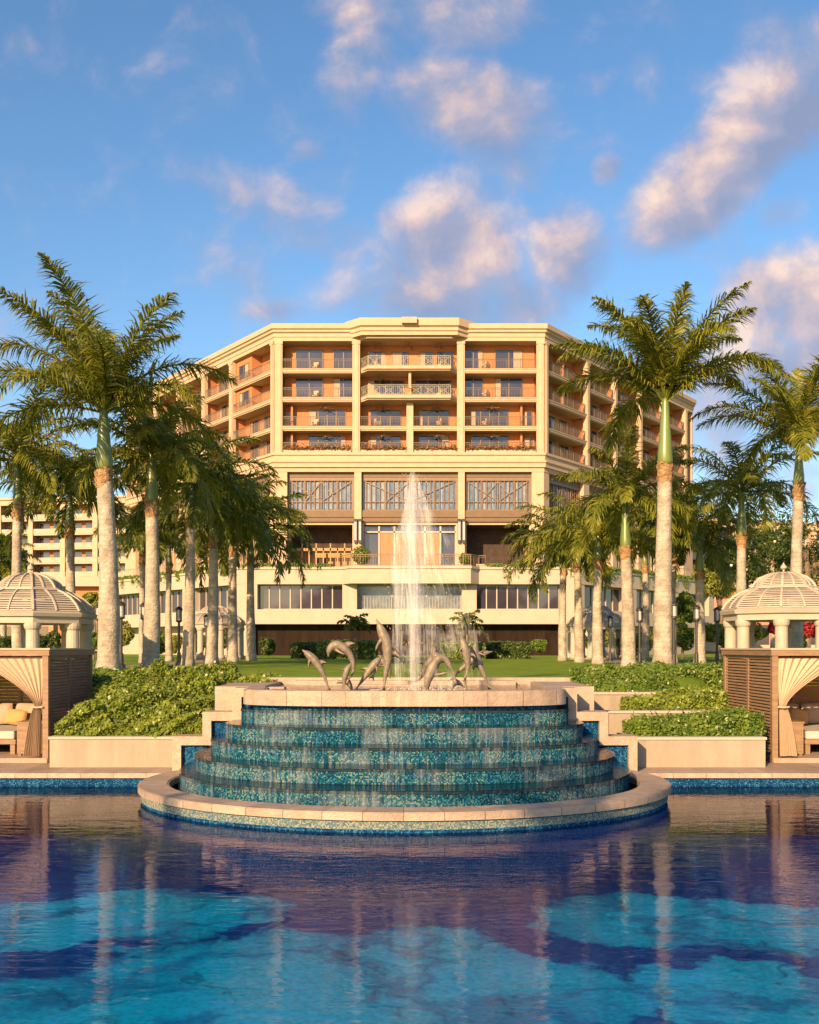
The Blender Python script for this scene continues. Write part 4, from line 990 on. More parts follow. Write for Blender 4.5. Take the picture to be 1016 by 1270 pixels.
leafy_px('broadleaf_tree', 'big dark tree behind the right gazebo at the right edge', 'tree', 1000, 628, 62, 130, 'hedged', 11000, 32, flowers=60)
leafy_px('broadleaf_tree', 'sunlit olive tree between the two dark trees behind the right gazebo', 'tree', 965, 668, 72, 70, 'lime', 5000, 33)
leafy_px('broadleaf_tree', 'dark tree at the left edge above the left gazebo', 'tree', 4, 668, 60, 76, 'hedged', 8000, 34)
leafy_px('broadleaf_tree', 'small sunlit tree right of the left gazebo roof', 'tree', 116, 735, 60, 34, 'lime', 3500, 35)
leafy_px('broadleaf_tree', 'yellow green tree behind the fourth right palm trunk', 'tree', 893, 690, 66, 66, 'lime', 4500, 36)
leafy_px('broadleaf_tree', 'dark leafy tree behind the tallest right palm', 'tree', 846, 735, 64, 46, 'hedgeg', 4500, 37)
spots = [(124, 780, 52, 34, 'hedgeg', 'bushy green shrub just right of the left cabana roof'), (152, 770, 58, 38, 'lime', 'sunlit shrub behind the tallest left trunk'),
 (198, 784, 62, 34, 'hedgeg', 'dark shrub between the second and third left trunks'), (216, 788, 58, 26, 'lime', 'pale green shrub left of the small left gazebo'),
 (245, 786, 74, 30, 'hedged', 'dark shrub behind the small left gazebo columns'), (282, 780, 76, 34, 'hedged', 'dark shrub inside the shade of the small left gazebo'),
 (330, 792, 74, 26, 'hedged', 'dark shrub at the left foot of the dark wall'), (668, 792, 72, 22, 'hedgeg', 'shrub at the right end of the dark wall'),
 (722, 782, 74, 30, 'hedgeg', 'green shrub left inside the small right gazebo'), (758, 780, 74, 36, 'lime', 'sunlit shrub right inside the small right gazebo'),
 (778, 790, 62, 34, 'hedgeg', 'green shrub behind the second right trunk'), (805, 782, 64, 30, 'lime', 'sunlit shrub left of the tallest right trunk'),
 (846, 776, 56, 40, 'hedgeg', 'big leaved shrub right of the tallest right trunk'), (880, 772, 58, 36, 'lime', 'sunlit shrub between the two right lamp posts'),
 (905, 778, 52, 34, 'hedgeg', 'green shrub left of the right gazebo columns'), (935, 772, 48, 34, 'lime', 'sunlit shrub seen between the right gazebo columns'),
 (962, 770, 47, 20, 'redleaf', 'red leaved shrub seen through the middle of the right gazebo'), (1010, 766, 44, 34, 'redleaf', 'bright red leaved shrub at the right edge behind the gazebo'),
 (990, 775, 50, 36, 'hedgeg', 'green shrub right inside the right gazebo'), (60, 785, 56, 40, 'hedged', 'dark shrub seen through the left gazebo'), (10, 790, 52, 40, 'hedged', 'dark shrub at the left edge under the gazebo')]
for i, (px, py, D, wp, m, lb) in enumerate(spots):
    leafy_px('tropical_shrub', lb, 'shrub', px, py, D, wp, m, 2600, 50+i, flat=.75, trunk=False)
# two young palms on slim stems before the dark wall
def young_palm(label, px, D, pyt, seed):
    x = XX(px, D); t = thing('young_palm', label, 'palm', group='young palms before the dark wall'); z1 = ZZ(pyt+12, D)
    mb = MB(); mb.tube([(x, D, 1.9), (x+.03, D, z1)], [.09, .07], 8); mb.build('trunk', M['bark'], t)
    r = np.random.default_rng(seed); Q = []
    for i in range(9):
        Q += frond_quads((0, 0, 0), i*2.4, R(70)-R(75)*i/9, 1.15, R(75), r, 14, .14, .45)
    V = np.array(Q).reshape(-1, 3)+np.array([x, D, z1]); npmesh('crown', V, np.arange(len(V)).reshape(-1, 4), M['frondd'], t)
    base(t, (x, D, 1.9))
young_palm('young palm on a slim stem above the left clipped hedges', 440, 60, 764, 1)
young_palm('young palm on a slim stem right of the water jet', 579, 60, 760, 2)

# ================================================================== lamp posts
def lamp_post(label, loc, first=[]):
    if first: return dup(first[0], loc, 0, label)
    t = thing('lamp_post', label, 'lamp post', group='dark lamp posts along the paths'); h = 2.35
    mb = MB(); mb.lathe([(.15, 0), (.15, .10), (.09, .14), (.075, .5), (.05, .54), (.05, h-.62)], 12); mb.build('pole', M['black'], t)
    mb = MB(); mb.lathe([(.05, h-.62), (.13, h-.58), (.13, h-.52)], 12)
    for i in range(4):
        a = PI/4+i*PI/2; mb.bar((.12*math.cos(a), .12*math.sin(a), h-.52), (.12*math.cos(a), .12*math.sin(a), h-.12), .03)
    mb.build('lantern_frame', M['black'], t)
    mb = MB(); mb.lathe([(.09, h-.5), (.09, h-.14)], 10); mb.build('lantern_glass', M['lampglass'], t)
    mb = MB(); mb.lathe([(.16, h-.12), (.16, h-.08), (.10, h-.02), (.03, h+.03)], 12); mb.build('lantern_cap', M['black'], t)
    t.location = loc; first.append(t); return t
for px, D, lb in [(122, 38, 'lamp post close left of the tallest left palm trunk'), (150.5, 36, 'lamp post just right of the tallest left palm trunk'), (178.5, 37, 'lamp post hard against the left side of the second left palm trunk'), (222, 40.5, 'lamp post between the third left palm trunk and the path'), (31, 38, 'lamp post seen through the columns of the left gazebo'), (256, 50, 'lamp post left of the small left gazebo'),
                  (793.5, 41, 'lamp post between the second and the tallest right palm trunks'), (836, 36, 'lamp post hard against the tallest right palm trunk'), (864, 39, 'lamp post before the palm right of the tallest right one'), (889.5, 41, 'lamp post left of the right gazebo'), (918, 37, 'lamp post seen between the left columns of the right gazebo'), (988, 37, 'lamp post seen between the right columns of the right gazebo'), (757, 52, 'lamp post beside the small right gazebo')]:
    x = XX(px, D); lamp_post(lb, (x, D, gz(x, D)))

# ================================================================== gazebos with slatted domes
def gazebo(label, x, y, z0, r, eave, seg, rot, top, ncol=8, first=[]):
    """r: eave radius; octagonal roof in two swelling tiers of slats over round columns"""
    t = thing('garden_gazebo', label, 'gazebo', group='slatted dome gazebos on the lawn')
    fl = MB(); fl.lathe([(r*.98, z0-.4), (r*.98, z0+.1), (r*.93, z0+.1)], 8, x, y, rot=rot); fl.build('floor', M['path'], t)
    for i in range(ncol):
        a = rot+2*PI*i/ncol; cx, cy = x+math.cos(a)*r*.86, y+math.sin(a)*r*.86; w = r*.105
        mb = MB(); mb.lathe([(w*1.3, z0+.1), (w*1.3, z0+.2), (w, z0+.25), (w*.95, eave-.25), (w*1.15, eave-.2), (w*1.25, eave-.12), (w*1.25, eave-.04)], 16, cx, cy); mb.build('column', M['white'], t, smooth_=False)
    mb = MB(); mb.lathe([(r*.80, eave-.05), (r*.98, eave-.05), (r*.98, eave+.12), (r*1.03, eave+.14), (r*1.05, eave+.24), (r*.98, eave+.30), (r*.80, eave+.30)], seg, x, y, rot=rot)
    mb.build('entablature', M['white'], t)
    h = top-eave-.3
    prof = [(r*1.0, eave+.30), (r*.94, eave+.30+h*.16), (r*.83, eave+.30+h*.34), (r*.68, eave+.30+h*.48), (r*.54, eave+.30+h*.56), (r*.51, eave+.30+h*.60), (r*.46, eave+.30+h*.74), (r*.37, eave+.30+h*.87), (r*.24, eave+.30+h*.96), (r*.10, top)]
    def at(s):
        s *= len(prof)-1; i = min(int(s), len(prof)-2); f = s-i; return prof[i][0]*(1-f)+prof[i+1][0]*f, prof[i][1]*(1-f)+prof[i+1][1]*f
    ns = 26; mb = MB()
    for k in range(ns):
        (ra, za), (rb, zb) = at(k/ns), at((k+.62)/ns)
        for i in range(seg):
            a0, a1 = rot+2*PI*i/seg, rot+2*PI*(i+1)/seg
            def q(a, rr, z): return (x+rr*math.cos(a), y+rr*math.sin(a), z)
            T = .03
            vs = [q(a0, ra, za), q(a1, ra, za), q(a1, rb, zb), q(a0, rb, zb), q(a0, ra-T, za-.01), q(a1, ra-T, za-.01), q(a1, rb-T, zb-.01), q(a0, rb-T, zb-.01)]
            mb.add(vs, [(0,1,2,3),(7,6,5,4),(0,4,5,1),(3,2,6,7),(0,3,7,4),(1,5,6,2)])
    mb.build('roof_slats', M['white'], t)
    mb = MB()
    for i in range(seg):
        for off in (0, .5):
            a = rot+2*PI*(i+off)/seg; c = math.cos(PI/seg) if off else 1.0
            pts = [(x+rr*c*math.cos(a), y+rr*c*math.sin(a), z+.012) for rr, z in prof]
            for p, q_ in zip(pts, pts[1:]): mb.bar(p, q_, .06 if off == 0 else .045)
    mb.lathe([(r*.54, prof[4][1]-.02), (r*.58, prof[4][1]), (r*.57, prof[4][1]+.05), (r*.51, prof[4][1]+.07)], seg, x, y, rot=rot)
    mb.build('roof_ribs', M['white'], t)
    mb = MB(); mb.lathe([(r*.12, top-.03), (r*.12, top+.02), (.03, top+.04), (.03, top+.10), (.09, top+.15), (.09, top+.20), (.03, top+.27), (.01, top+.32)], 12, x, y); mb.build('finial', M['white'], t)
    return base(t, (x, y, z0))
Dg = 30.0
gazebo('large slatted dome gazebo behind the left cabana, cut by the left edge', XX(38, Dg), Dg, gz(XX(38, Dg), Dg)-.0, 1.83, ZZ(772, Dg), 8, R(22.5), ZZ(712, Dg))
gazebo('large slatted dome gazebo with a ball finial behind the right cabana', XX(972, Dg), Dg, gz(XX(972, Dg), Dg), 1.75, ZZ(768, Dg), 8, R(22.5), ZZ(711, Dg))
gazebo('small distant dome gazebo among the left avenue palm trunks', XX(267, 62), 62, 1.92, 1.85, ZZ(778, 62), 8, R(22.5), ZZ(752, 62))
gazebo('small distant dome gazebo among the right avenue palm trunks', XX(740, 62), 62, 1.92, 1.90, ZZ(780, 62), 8, R(22.5), ZZ(751, 62))

# ================================================================== cabanas
def cabana(s, label, xi, xo, y0, y1, lit):
    """s = -1 left, 1 right; xi is the side nearest the fountain"""
    t = thing('cabana', label, 'cabana', group='curtained cabanas on the pool deck'); zt = 2.62; zd = .262
    X = lambda v: s*v
    def bx(mb, a, b, c, d, e, f): mb.box(min(X(a), X(b)), max(X(a), X(b)), c, d, e, f)
    mb = MB(); bx(mb, xi+.02, xo, y0-.02, y1, zd, zd+.10); mb.build('platform', M['deck'], t)
    for (a, c) in [(xi, y0), (xi, y1-.12), (xo-.12, y0), (xo-.12, y1-.12)]:
        mb = MB(); bx(mb, a, a+.12, c, c+.12, zd+.002, zt-.14); mb.build('post', M['wooddark' if s < 0 else 'wood'], t)
    mb = MB(); bx(mb, xi-.03, xo+.03, y0-.03, y0+.14, zt-.14, zt-.02); bx(mb, xi-.03, xo+.03, y1-.14, y1+.03, zt-.14, zt-.02)
    bx(mb, xi-.03, xi+.14, y0+.14, y1-.14, zt-.14, zt-.02); bx(mb, xo-.14, xo+.03, y0+.14, y1-.14, zt-.14, zt-.02); mb.build('top_beam', M['wooddark' if s < 0 else 'wood'], t)
    mb = MB(); bx(mb, xi-.05, xo+.05, y0-.05, y1+.05, zt-.02, zt+.015); mb.build('canopy', M['canvas'], t)
    # louvred side nearest the fountain, two framed leaves
    ym = (y0+y1)/2
    for a, b in ((y0+.12, ym-.0), (ym+.0, y1-.12)):
        pm = MB(); bx(pm, xi+.03, xi+.09, a, a+.055, zd+.1, zt-.14); bx(pm, xi+.03, xi+.09, b-.055, b, zd+.1, zt-.14); bx(pm, xi+.03, xi+.09, a+.055, b-.055, zt-.20, zt-.14); bx(pm, xi+.03, xi+.09, a+.055, b-.055, zd+.1, zd+.16)
        p = pm.build('side_panel', M['wooddark' if s < 0 else 'wood'], t)
        sm = MB(); k = 30
        for i in range(k):
            z = zd+.18+(zt-.40-zd)*i/(k-1); q = sm
            x0, x1 = X(xi+.035), X(xi+.085)
            sm.add([(x0, a+.055, z), (x0, b-.055, z), (x1, b-.055, z+.045), (x1, a+.055, z+.045), (x0, a+.055, z+.012), (x0, b-.055, z+.012), (x1, b-.055, z+.057), (x1, a+.055, z+.057)], [(0,1,2,3),(7,6,5,4),(0,4,5,1),(3,2,6,7),(0,3,7,4),(1,5,6,2)])
        sm.build('louvre_slats', M['wooddark' if s < 0 else 'wood'], p)
    # back of cedar boards and far side
    mb = MB(); k = 26
    for i in range(k):
        z = zd+.12+(zt-.28-zd)*i/k; bx(mb, xi+.12, xo-.12, y1-.10, y1-.07, z, z+.072)
    p = mb.build('back_panel', M['woodred'], t)
    mb = MB()
    for a in np.linspace(xi+.9, xo-.9, 3): bx(mb, a, a+.06, y1-.13, y1-.10, zd+.1, zt-.14)
    mb.build('back_post', M['wooddark'], p)
    mb = MB(); bx(mb, xo-.08, xo-.05, y0+.12, y1-.12, zd+.1, zt-.14); mb.build('far_panel', M['woodred'], t)
    mb = MB(); mb.tube([(X(xi+.1), y0+.06, zt-.19), (X(xo-.1), y0+.06, zt-.19)], .014, 8); mb.build('curtain_rod', M['black'], t)
    base(t, (X((xi+xo)/2), y0, zd))
    # curtain gathered to the post
    c = thing('curtain', ('sand coloured curtain tied back to the right post of the left cabana' if s < 0 else 'sand coloured curtain tied back to the left post of the right cabana'), 'curtain', group='tied back cabana curtains')
    nu, nv = 150, 60; vs = []; W = 1.5; zc = zt-.2; ztie = 1.42; zb = zd+.14
    for j in range(nv+1):
        v = j/nv; z = zc+(zb-zc)*v; tv = (zc-ztie)/(zc-zb)
        for i in range(nu+1):
            u_ = i/nu
            if v < tv:
                f = v/tv; w_ = u_*W*(1-f)**(1.0+.35*u_)+(.03+.13*u_)*f**2; zz = z
            else:
                f = (v-tv)/(1-tv); w_ = (.03+.13*u_)+(u_*.22)*f**.6*(1); zz = z
            amp = .030*(1-.6*min(1, v/tv)) if v < tv else .02+.02*f
            y = y0+.05+amp*math.sin(u_*2*PI*9+.5*math.sin(v*5+u_*6))+.03*math.sin(u_*9+v*3)*(v)
            vs.append((X(xi+.13+w_), y-.02, zz))
    m_ = nu+1
    mb = MB(); mb.add(vs, [(j*m_+i, j*m_+i+1, (j+1)*m_+i+1, (j+1)*m_+i) for j in range(nv) for i in range(nu)]); mb.build('cloth', M['canvas'], c, smooth_=True)
    mb = MB(); mb.tube([(X(xi+.10), y0-.04, ztie), (X(xi+.22), y0-.06, ztie-.01), (X(xi+.34), y0-.02, ztie)], .02, 8); mb.build('tie_band', M['canvas'], c)
    base(c, (X(xi+.2), y0, zb))
    # white lining hanging by the post of the right cabana
    # daybed
    d = thing('daybed', ('low daybed with white mattress inside the left cabana' if s < 0 else 'low daybed with white mattress inside the right cabana'), 'daybed', group='daybeds in the cabanas')
    a, b = xi+.95, xo-.25
    mb = MB(); bx(mb, a, b, y0+.7, y1-.35, zd+.32, zd+.42); bx(mb, a+.02, a+.12, y0+.72, y0+.82, zd+.101, zd+.32); bx(mb, b-.12, b-.02, y0+.72, y0+.82, zd+.101, zd+.32); bx(mb, a+.02, a+.12, y1-.47, y1-.37, zd+.101, zd+.32); bx(mb, b-.12, b-.02, y1-.47, y1-.37, zd+.101, zd+.32); mb.build('bed_frame', M['wood'], d)
    mb = MB(); bx(mb, a+.02, b-.02, y0+.69, y1-.37, zd+.42, zd+.60); mo = mb.build('mattress', M['whitecloth'], d); bv = mo.modifiers.new('round', 'BEVEL'); bv.width = .04; bv.segments = 3
    base(d, (X((a+b)/2), (y0+y1)/2, zd+.1))
    def cushion(label, cx, cy, cz, w_, h_, mm, rz):
        k = 12; vs = []
        for sd in (-1, 1):
            for j in range(k+1):
                for i in range(k+1):
                    p, q = i/k*2-1, j/k*2-1; th = .085*((1-p**4)*(1-q**4))**.5
                    vs.append((p*w_/2*(1-.06*q*q), sd*th, q*h_/2*(1-.06*p*p)))
        m2 = k+1; fs = [(o_+j*m2+i, o_+j*m2+i+1, o_+(j+1)*m2+i+1, o_+(j+1)*m2+i) for o_ in (0, m2*m2) for j in range(k) for i in range(k)]
        mb = MB(); mb.add(vs, fs); o = mb.build('cushion', M[mm], None, smooth_=True); tag(o, label, 'cushion', 'cushions on the daybeds'); o.location = (X(cx), cy, cz); o.rotation_euler = (R(-18), R(rz), 0)
    side = 'left' if s < 0 else 'right'
    nr = 'nearest the side cabinet'
    cushion('taupe back cushion %s in the %s cabana' % (nr, side), a+.38, y1-.50, zd+.86, .62, .50, 'taupe', 3)
    cushion('taupe back cushion second from the cabinet in the %s cabana' % side, a+1.05, y1-.50, zd+.86, .62, .50, 'taupe', -3)
    cushion('caramel scatter cushion leaning on the taupe ones in the %s cabana' % side, a+.55, y1-.78, zd+.80, .48, .36, 'caramel', 8)
    # cabinet
    t2 = thing('side_cabinet', ('small slatted wooden cabinet at the right end of the left daybed' if s < 0 else 'small slatted wooden cabinet at the left end of the right daybed'), 'cabinet', group='side cabinets in the cabanas')
    a = xi+.30; mb = MB(); bx(mb, a, a+.52, y0+.45, y0+1.0, zd+.14, zd+.78); mb.build('body', M['wood'], t2)
    mb = MB(); bx(mb, a-.02, a+.54, y0+.43, y0+1.02, zd+.78, zd+.82); mb.build('top', M['wood'], t2)
    mb = MB(); bx(mb, a+.04, a+.48, y0+.435, y0+.449, zd+.19, zd+.73); mb.build('door', M['wooddark' if s < 0 else 'wood'], t2)
    for q in ((a+.02, y0+.47), (a+.44, y0+.47), (a+.02, y0+.92), (a+.44, y0+.92)):
        mb = MB(); bx(mb, q[0], q[0]+.06, q[1], q[1]+.06, zd+.101, zd+.14); mb.build('foot', M['wooddark'], t2)
    base(t2, (X(a+.26), y0+.7, zd+.1))
cabana(-1, 'wooden cabana on the left pool deck, its louvred side in shade', 7.47, 10.7, 20.83, 23.75, False)
cabana(1, 'wooden cabana on the right pool deck, its louvred side sunlit', 7.50, 10.7, 20.83, 24.1, True)
# ================================================================== the hotel
hotel = thing('hotel_building', 'large cream and salmon hotel with stacked balconies facing the pool', 'hotel')
FL = [(-38.5, 137.2), (-14.0, 105.0), (14.0, 105.0), (38.5, 137.2)]
WL = math.hypot(24.5, 32.2); UX, UY = 24.5/WL, 32.2/WL
def Pc(a, d, z): return (a, 105+d, z)
def Pr(a, d, z): return (14+UX*a-UY*d, 105+UY*a+UX*d, z)
def Pl(a, d, z): q = Pr(a, d, z); return (-q[0], q[1], q[2])
FLOORS = [31.65, 28.65, 25.65, 22.95]; ZTOP = 34.55
def ceil_of(i): return ZTOP if i == 0 else FLOORS[i-1]-.52
# body behind the balconies
def body(name, line, d, z0, z1, yb, m):
    p = offset(line, -d); mb = MB(); mb.prism(p+[(p[-1][0]-4, yb), (p[0][0]+4, yb)], z0, z1); return mb.build(name, m, hotel)
body('wall', FL, 1.6, 20.9, 35.6, 150, M['salmon'])
body('roof', FL, .2, 35.62, 35.9, 150.2, M['roofgrey'])
body('lower_wall', FL, 5.2, 9.0, 20.85, 150, M['gold'])
# cornices swept round the front
mb = MB()
mb.sweep(FL, [(.0, 34.55), (.14, 34.55), (.14, 34.9), (.22, 34.95), (.22, 35.3), (.42, 35.42), (.42, 35.62), (.60, 35.72), (.60, 36.22), (.0, 36.22)])
mb.build('cornice', M['cream'], hotel)
mb = MB(); mb.sweep(offset(FL, -.02), [(0, 34.55), (0, 34.60), (-1.7, 34.60), (-1.7, 34.55)]); mb.build('soffit', M['cream'], hotel)
mb = MB()
mb.sweep(FL, [(-1.6, 20.95), (.05, 20.95), (.05, 21.35), (.28, 21.40), (.28, 21.8), (.42, 21.9), (.42, 22.05), (.18, 22.12), (.18, 22.62), (.34, 22.66), (.34, 22.92), (-1.6, 22.92)])
mb.build('belt_cornice', M['cream'], hotel)
# raised middle of the parapet with its block
CBL = [(-6.1, 105.0), (-4.9, 103.9), (4.9, 103.9), (6.1, 105.0)]
CB = [(-5.3, 105.0), (-4.2, 103.95), (4.2, 103.95), (5.1, 105.0)]
mb = MB(); mb.sweep([(-6.4, 105.3)]+CBL+[(6.4, 105.3)], [(-1.2, 34.85), (.12, 34.85), (.12, 35.2), (.25, 35.28), (.25, 35.6), (.48, 35.75), (.48, 36.50), (-1.2, 36.50)]); mb.build('parapet_bay', M['cream'], hotel)
mb = MB(); mb.box(-.8, .75, 103.0, 103.9, 35.85, 36.45); mb.build('parapet_block', M['cream'], hotel)
mb = MB(); mb.prism([(-5.3, 105), (-4.4, 104.15), (4.4, 104.15), (5.1, 105), (5.1, 107.2), (-5.3, 107.2)], 34.62, 34.86); mb.build('bay_soffit', M['cream'], hotel)

def fb(mb, P, a0, a1, d0, d1, z0, z1): mb.box(a0, a1, d0, d1, z0, z1, P)
# giant pilasters with party walls behind
def pilaster(P, a, w_, z0=22.92, z1=34.56, deep=1.6):
    mb = MB(); fb(mb, P, a-w_/2, a+w_/2, -.16, .30, z0, z1); fb(mb, P, a-w_/2+.14, a+w_/2-.14, -.23, -.16, z0, z1)
    fb(mb, P, a-w_/2-.04, a+w_/2+.04, -.26, -.232 + .0, z1-.35, z1-.05)
    p = mb.build('pilaster', M['cream'], hotel)
    mb = MB(); fb(mb, P, a-.14, a+.14, .30, deep+.05, z0, z1); mb.build('party_wall', M['salmon'], p)
CP = [-13.62, -5.55, 5.35, 13.62]
for a in CP: pilaster(Pc, a, .78)
WP = [.40, 9.7, 16.7, 23.7, 30.7, 38.0, 40.1]
for P in (Pr, Pl):
    for i, a in enumerate(WP[:-1]): pilaster(P, a, .78 if i else .62, deep=1.6 if i else .35)
    mb = MB(); fb(mb, P, 40.4, 40.6, 0, 8, 9, 35.6); mb.build('end_wall', M['cream'], hotel)
mb = MB(); fb(mb, Pc, -.31, .39, -.10, .5, 22.92, 28.14); fb(mb, Pc, -.05, .2, 0.5, 1.65, 22.92, 28.14); mb.build('pilaster', M['cream'], hotel)

def railing(par, pts, z0, ht=1.02, m='rail', step=.17, thick=.024, ornate=False):
    mb = MB()
    for a, b in zip(pts, pts[1:]):
        a = Vector((a[0], a[1], 0)); b = Vector((b[0], b[1], 0)); l = (b-a).length; n = max(1, int(l/step))
        mb.bar(a+Vector((0, 0, z0+ht)), b+Vector((0, 0, z0+ht)), .07, .06); mb.bar(a+Vector((0, 0, z0+.1)), b+Vector((0, 0, z0+.1)), .04)
        mb.bar(a+Vector((0, 0, z0+ht-.17)), b+Vector((0, 0, z0+ht-.17)), .03)
        for i in range(n+1):
            p = a.lerp(b, i/n); big = i % 9 == 0
            mb.bar(p+Vector((0, 0, z0)), p+Vector((0, 0, z0+ht)), .07 if big else thick)
        if ornate:
            k = max(1, int(l/1.35))
            for i in range(k):
                p, q = a.lerp(b, (i+.12)/k), a.lerp(b, (i+.88)/k)
                mb.bar(p+Vector((0, 0, z0+.12)), q+Vector((0, 0, z0+ht-.2)), .04); mb.bar(q+Vector((0, 0, z0+.12)), p+Vector((0, 0, z0+ht-.2)), .04)
                mm = (p+q)/2+Vector((0, 0, z0+.46))
                for t_ in range(8):
                    u0, u1 = t_*PI/4, (t_+1)*PI/4; dv = (q-p).normalized()
                    mb.bar(mm+dv*math.cos(u0)*.24+Vector((0, 0, .24*math.sin(u0))), mm+dv*math.cos(u1)*.24+Vector((0, 0, .24*math.sin(u1))), .035)
    mb.build('railing', M[m], par)
def balcony(P, a0, a1, i, ornate=False, m='railb'):
    z = FLOORS[i]-(0 if P is Pc else .006); mb = MB()
    if i < 3:
        fb(mb, P, a0, a1, .0, 1.62, z-.42, z); fb(mb, P, a0, a1, -.10, 0, z-.30, z+.04); fb(mb, P, a0, a1, -.16, -.10, z-.08, z+.02)
        o = mb.build('balcony', M['cream'], hotel)
    else:
        fb(mb, P, a0, a1, -.05, 1.62, z-.02, z+.05); o = mb.build('balcony', M['cream'], hotel)
    railing(o, [P(a0, .02, 0)[:2], P(a1, .02, 0)[:2]], z+.03, ornate=ornate, m=m, step=.16)
def window(P, a0, a1, z0, z1, panes, d=1.6, m='glass', fm='bronze', par=None):
    mb = MB(); fb(mb, P, a0, a1, d-.05, d-.02, z0, z1)
    fr = MB(); w_ = .07
    fb(fr, P, a0-w_, a0, d-.10, d-.01, z0, z1+w_); fb(fr, P, a1, a1+w_, d-.10, d-.01, z0, z1+w_); fb(fr, P, a0, a1, d-.10, d-.01, z1, z1+w_)
    for k in range(1, panes):
        a = a0+(a1-a0)*k/panes; fb(fr, P, a-.045, a+.045, d-.11, d-.052, z0, z1)
    f = fr.build('window', M['white'] if fm == 'w' else M[fm], par or hotel); mb.build('glass', M[m], f)
    if random.Random(int(a0*31+z0*7)).random() < .6 and m == 'glass':   # drawn curtain behind one pane
        r_ = random.Random(int(a0*17+z0)); k = r_.choice([0, panes-1]); ww = (a1-a0)/panes*r_.uniform(.35, .8); s0 = a0 if k == 0 else a1-ww
        cb_ = MB(); fb(cb_, P, s0, s0+ww, d-.048-.006, d-.0475, z0+.02, z1-.02); cb_.build('curtain', M['taupe'], f)
# centre face: left and right bays
for (a0, a1, sg) in ((CP[0]+.39, CP[1]-.39, -1), (CP[2]+.39, CP[3]-.39, 1)):
    for i in range(4):
        z = FLOORS[i]; balcony(Pc, a0, a1, i)
        if i < 2:
            if sg < 0: window(Pc, -12.0, -9.2, z+.06, z+2.42, 2); window(Pc, -8.0, -5.95, z+.06, z+2.42, 2)
            else: window(Pc, 9.1, 11.9, z+.06, z+2.42, 2); window(Pc, 5.8, 7.7, z+.06, z+2.42, 2)
        else:
            if sg < 0: window(Pc, -10.6, -6.8, z+.06, z+2.05, 4); fa = -12.35; window(Pc, -13.1, -12.5, z+.06, z+1.9, 1)
            else: window(Pc, 6.55, 10.4, z+.06, z+2.05, 4); fa = 11.75; window(Pc, 12.0, 12.9, z+.06, z+1.9, 1)
            mb = MB(); fb(mb, Pc, fa-.1, fa+.1, .8, 1.61, z+.05, ceil_of(i)); mb.build('fin_wall', M['salmon'], hotel)
# centre bay: two bow balconies above, paired ones below
for i in (0, 1):
    z = FLOORS[i]; mb = MB()
    mb.prism([(-5.2, 106.62)]+[(-5.2, 105.3), (-4.25, 103.95), (4.2, 103.95), (5.0, 105.3), (5.0, 106.62)], z-.42, z)
    mb.prism([(-5.15, 105.2), (-4.32, 103.75), (4.27, 103.75), (4.95, 105.2)], z-.28, z+.04)
    o = mb.build('balcony', M['cream'], hotel)
    railing(o, [(-5.1, 105.1), (-4.28, 103.86), (4.22, 103.86), (4.92, 105.1)], z+.04, ornate=True, step=.2)
    if i == 0:
        for a0, a1, n in ((-4.3, -2.6, 2), (-1.8, -.2, 1), (1.2, 2.4, 1), (2.9, 4.6, 2)): window(Pc, a0, a1, z+.06, z+2.2, n)
    else:
        window(Pc, -4.4, -.6, z+.06, z+2.2, 3); window(Pc, .7, 4.4, z+.06, z+2.2, 3)
        mb = MB(); fb(mb, Pc, -.10, .16, -.6, 1.61, z, FLOORS[0]-.42); mb.build('party_wall', M['cream'], hotel)
for i in (2, 3):
    z = FLOORS[i]
    for a0, a1, w0, w1 in ((-5.16, -.31, -4.1, -1.0), (.39, 4.96, 1.0, 4.1)):
        balcony(Pc, a0, a1, i); window(Pc, w0, w1, z+.06, z+2.05, 3)
# wings
for P in (Pr, Pl):
    for k in range(len(WP)-2):
        a0, a1 = WP[k]+(.39 if k else .31), WP[k+1]-.39
        for i in range(4):
            z = FLOORS[i]; balcony(P, a0, a1, i)
            if k == 0:
                if i < 2:
                    window(P, a0+.4, a0+3.0, z+.06, z+2.25, 2)
                    mb = MB(); fb(mb, P, a1-3.6, a1, .35, 1.61, z+.001, ceil_of(i)+.02) if P is Pl else fb(mb, P, a0+4.4, a0+4.6, .5, 1.61, z+.001, ceil_of(i)); mb.build('bay_wall', M['salmon'], hotel)
                    if P is Pl: window(P, a1-3.0, a1-.9, z+.7, z+2.1, 2, d=.35)
                    else: window(P, a0+5.4, a0+7.6, z+.06, z+2.2, 2)
                else: window(P, a0+1.5, a0+4.3, z+.06, z+2.05, 3); window(P, a0+5.6, a0+7.4, z+.06, z+2.05, 2)
            else:
                window(P, a0+.5, a0+2.6, z+.06, z+2.15, 2); window(P, a1-2.4, a1-.5, z+.06, z+2.15, 2)
            mb = MB()
